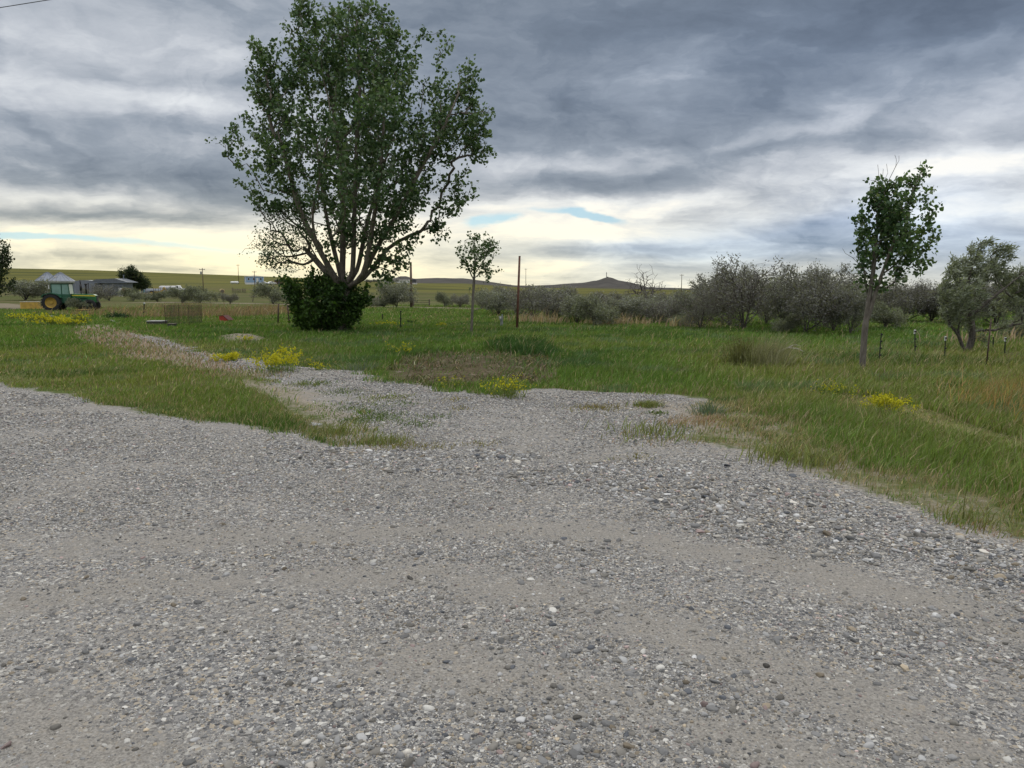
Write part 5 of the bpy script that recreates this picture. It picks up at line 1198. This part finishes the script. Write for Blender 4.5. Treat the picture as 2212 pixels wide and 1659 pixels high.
MB().box((-.10, -.06, 20*s_), (.17, .14, .20)).build('box', M['grey'], r, .015); MB().cyl((-.10, -.15, 20.5*s_), (-.10, -.12, 20.5*s_), .05, n=12).build('dial', M['white'], r)

# steel fence posts
def tpost(u0, v0, u1, v1, label, kind='t', ins=0, tip=False):
    p = ground_at(u1, v1); t_ = at(u0, v0, p.y) - p; r = thing('fence_post', label, 'fence post', p, 0, 'steel fence posts')
    d = t_.normalized(); L = t_.length; e = max(.013, .00062*p.y)
    if kind == 'pipe': MB().cyl(-d*.15, t_, e*1.5, e*1.4, 10).build('shaft', M['rpipe'], r, smooth=True)
    else:
        ry = math.atan2(d.x, d.z); q = MB().box(d*(L/2-.05), (e*2.2, e*.7, L+.1), ry=ry).box(d*(L/2-.05)+Vector((0, -e*.9, 0)), (e*.7, e*1.5, L+.1), ry=ry)
        for kx in range(8): q.box(d*(L*(.3+.085*kx)) + Vector((0, -e*1.7, 0)), (e*.9, e*.5, .02), ry=ry)
        q.build('shaft', M['post'], r)
    for kx in range(ins): c_ = d*(L*(.12+.84*kx/max(ins-1, 1))); MB().box(c_ + Vector((e*.6, -e, 0)), (e*4.2, e*3, .045)).build('insulator', M['black'], r, .008)
    if tip: MB().box(d*(L-.045), (e*3, e*2.6, .13)).build('painted_tip', M['ptip'], r)
tpost(1904, 719.6, 1898, 790.6, 'green post with black insulators nearest to the young tree', ins=5)
tpost(1976, 713.6, 1977, 771.5, 'pale tipped post second right of the young tree', ins=4, tip=True)
tpost(2042.5, 728, 2040, 781.6, 'white tipped post left below the windswept tree', ins=3, tip=True)
tpost(2171.5, 730, 2170, 774, 'white tipped post right of the windswept tree', ins=2, tip=True)
tpost(2145.5, 728, 2145, 755, 'short dark post behind the rusty pipe post')
tpost(2141, 688, 2130, 799.7, 'tall rusty brown pipe post leaning right of the windswept tree', 'pipe')
tpost(865.6, 671, 865, 709, 'dark post with insulators right of the dense bush', ins=3)
tpost(601.6, 656.6, 600.5, 700, 'upright thin rusty post left of the dense bush', 'pipe')
tpost(620.5, 658.6, 625.5, 703, 'leaning thin rusty post touching the left side of the dense bush', 'pipe')
tpost(311.5, 653.5, 310.5, 679, 'thin post with a pale cap left of the wire pen', tip=True)
tpost(826.5, 678, 826.5, 693, 'short dark post in the grass right behind the dense bush')
tpost(1597, 735, 1596.5, 755, 'short dark post behind the dry bush', ins=0)
# pipe gate
Y = 92; r = thing('pipe_gate', 'low grey pipe gate at the far roadside right of the lone utility pole', 'gate', base(893, Y)); o0 = Vector(r.location)
W_ = 34*Y/FD
for x0 in (0, W_): MB().cyl((x0, 0, -.1), (x0, 0, .85 if x0 else 1.0), .08, n=8).build('post', M['wood'], r)
q = MB()
for z_ in (.28, .48, .68): q.cyl((.08, 0, z_), (W_-.08, 0, z_), .025, n=6)
q.build('rails', M['wire'], r)

# wire pen and the odds and ends in the grass
p = ground_at(383, 703); s_ = p.y/FD; W_, H_ = 52*s_, 45*s_
r = thing('wire_pen', 'square pen of dark wire panels standing in the grass left of the red box', 'pen', p, R(-3))
dp = 1.7
for (x0, y0) in ((-W_/2, 0), (W_/2, 0), (-W_/2, dp), (W_/2, dp)): MB().cyl((x0, y0, -.1), (x0, y0, H_), .018, n=6).build('corner_post', M['rpipe'], r)
def panel(a, b):
    q = MB(); a, b = Vector(a), Vector(b); n = int((b-a).length/.085)
    for kx in range(1, n): c_ = a+(b-a)*(kx/n); q.cyl(c_, c_+Vector((0, 0, H_*.98)), .0062, n=4, caps=False)
    for kz in range(7): q.cyl(a+Vector((0, 0, H_*(.02+.16*kz))), b+Vector((0, 0, H_*(.02+.16*kz))), .0045, n=4, caps=False)
    q.build('wire_panel', M['wire'], r)
panel((-W_/2, 0, 0), (W_/2, 0, 0)); panel((W_/2, 0, 0), (W_/2, dp, 0)); panel((-W_/2, dp, 0), (W_/2, dp, 0)); panel((-W_/2, 0, 0), (-W_/2, dp, 0))
p = ground_at(340, 702); s_ = p.y/FD; r = thing('low_box', 'low grey topped box lying left against the wire pen', 'box', p, R(3))
MB().box((0, 0, .10), (34*s_, .7, .26)).build('body', M['boxd'], r, .01); MB().box((0, 0, .26), (36*s_, .8, .05)).build('lid', M['boxg'], r, .01)
p = ground_at(372, 706); r = thing('wooden_crate', 'small brown wooden crate at the front foot of the wire pen', 'crate', p, R(-5))
MB().box((0, 0, .09), (.36, .36, .2)).build('sides', M['boxd'], r, .01); MB().box((0, 0, .205), (.46, .42, .03)).build('lid', M['wood'], r)
p = ground_at(489, 695); s_ = p.y/FD; p.z += .07; r = thing('red_box', 'small red wooden box with a sloping dark roof sunk in the grass', 'box', p, R(-12))
MB().prism([(-11*s_, -.05), (-11*s_, 10.5*s_), (-1*s_, 11*s_), (9*s_, 2.5*s_), (9*s_, -.05)], -.28, .28).build('boards', M['red'], r)
MB().prism([(-12*s_, 10.7*s_), (-12*s_, 11.6*s_), (-.8*s_, 12.2*s_), (12*s_, 1.8*s_), (11*s_, 1.2*s_), (-1.2*s_, 11.2*s_)], -.33, .33).build('roof', M['redroof'], r)
a = ground_at(240, 693); b = ground_at(257, 700)
r = thing('pale_plank', 'pale bare plank lying on the dirt left of the low grey box', 'plank', a); v_ = b-a
MB().box((v_.x/2, v_.y/2, .06), (v_.length, .14, .05), rz=math.atan2(v_.y, v_.x)).build('board', M['plank'], r, .005)
p = ground_at(108, 688); r = thing('white_board', 'small white board lying behind the yellow mustard bank', 'board', p + Vector((0, 0, .18)), R(5))
MB().box((0, 0, 0), (.5, .2, .03)).build('board', M['plank'], r)
p = ground_at(2206, 852); r = thing('bleached_log', 'pale bleached log lying at the right edge of the photo', 'log', p, R(8))
MB().tube([(-.2, 0, .07), (0, .02, .09), (.35, -.02, .1), (.9, 0, .08)], [.03, .055, .06, .05], 9).build('log', M['log'], r, smooth=True); MB().tube([(.1, 0, .1), (.18, -.05, .2), (.3, -.06, .25)], [.03, .02, .008], 6).build('branch_stub', M['log'], r)
p = ground_at(1715, 768); r = thing('dead_branch', 'pale dead branch lying right of the tan grass clump', 'branch', p)
MB().tube([(-.5, 0, .12), (-.2, .05, .24), (.1, 0, .22), (.35, -.05, .10)], [.03, .025, .018, .008], 7).tube([(-.2, .05, .24), (.05, .15, .34), (.3, .2, .30)], [.018, .012, .004], 6).build('branch', M['log'], r)
p = ground_at(681, 918); r = thing('dry_leaf', 'curled pale dry scrap of leaf lying at the bare dirt by the gravel', 'leaf', p, R(15))
MB().raw([(-.14, 0, .03), (-.05, -.05, .02), (.12, -.02, .02), (.17, .02, .05), (.03, .06, .06), (-.09, .05, .09)], [(0, 1, 5), (1, 2, 4, 5), (2, 3, 4)]).build('scrap', M['boxg'], r); r.scale = (.7, .7, .7)

# far buildings and the mast on the butte
p = base(868, 960); r = thing('white_barn', 'long low white building on the far field right of the big cottonwood', 'barn', p, 0)
MB().box((0, 0, 1.2), (21, 8, 3.4)).build('walls', M['white'], r); MB().prism([(-10.8, 2.85), (-10.8, 3.0), (-9, 3.9), (9, 3.9), (10.8, 3.0), (10.8, 2.85)], -4.4, 4.4).build('roof', M['plank'], r); MB().box((4, -4.03, 1.2), (3, .06, 2.6)).build('door', M['grey'], r)
p = base(894.5, 610); r = thing('dark_house', 'small dark house with a pale base just right of the lone utility pole', 'house', p, 0)
MB().box((0, 0, 2.3), (3.4, 3.5, 2.6)).build('walls', M['dark'], r); MB().box((0, 0, .4), (4.6, 3.6, 1.3)).build('base', M['plank'], r); MB().prism([(-2, 3.55), (-2, 3.7), (0, 4.1), (2, 3.7), (2, 3.55)], -2, 2).build('roof', M['shedroof'], r)
p = base(838, 700); r = thing('white_shed', 'tiny white shed on the far field left of the long white building', 'shed', p, 0)
MB().box((0, 0, 1.0), (5.5, 4, 2.4)).build('walls', M['white'], r); MB().prism([(-3, 2.15), (-3, 2.3), (0, 3.1), (3, 2.3), (3, 2.15)], -2.3, 2.3).build('roof', M['grey'], r)
for u_, lb in ((800, 'left far tree on the field edge by the white shed'), (818, 'middle far tree on the field edge by the white shed'), (848, 'far tree left before the long white building')):
    put('olive_tree', u_, 610, 603.5, 9, lb, 'far field trees', Y=690)
p = base(1309.5, 2000); top = at(1309.5, 587.5, 2000).z - p.z
r = thing('radio_mast', 'thin radio mast standing on top of the butte', 'mast', p)
MB().cyl((0, 0, -3), (0, 0, top), 1.0, .55, 6).build('mast', M['tower'], r); MB().box((0, 0, top*.72), (2.6, 1.2, 1.0)).build('antenna', M['tower'], r); MB().box((3, 0, .3), (3.5, 3, 2.6)).build('hut', M['dark'], r)

# cable crossing the top left corner
a = at(-520, 88, 24); b = at(300, -34, 24); q = MB(); pts = []
a2 = a + (a-b)*2.2; b2 = b + (b-a)*2.2
for kx in range(41):
    f = kx/40; c_ = a2*(1-f)+b2*f; c_.z -= .9*math.sin(math.pi*f)*4*f*(1-f) - .82; pts.append(tuple(c_))
cb = q.tube(pts, .011, 6).build('overhead_cable', M['black']); tag(cb, 'thin dark overhead cable crossing the top left corner of the sky', 'cable')
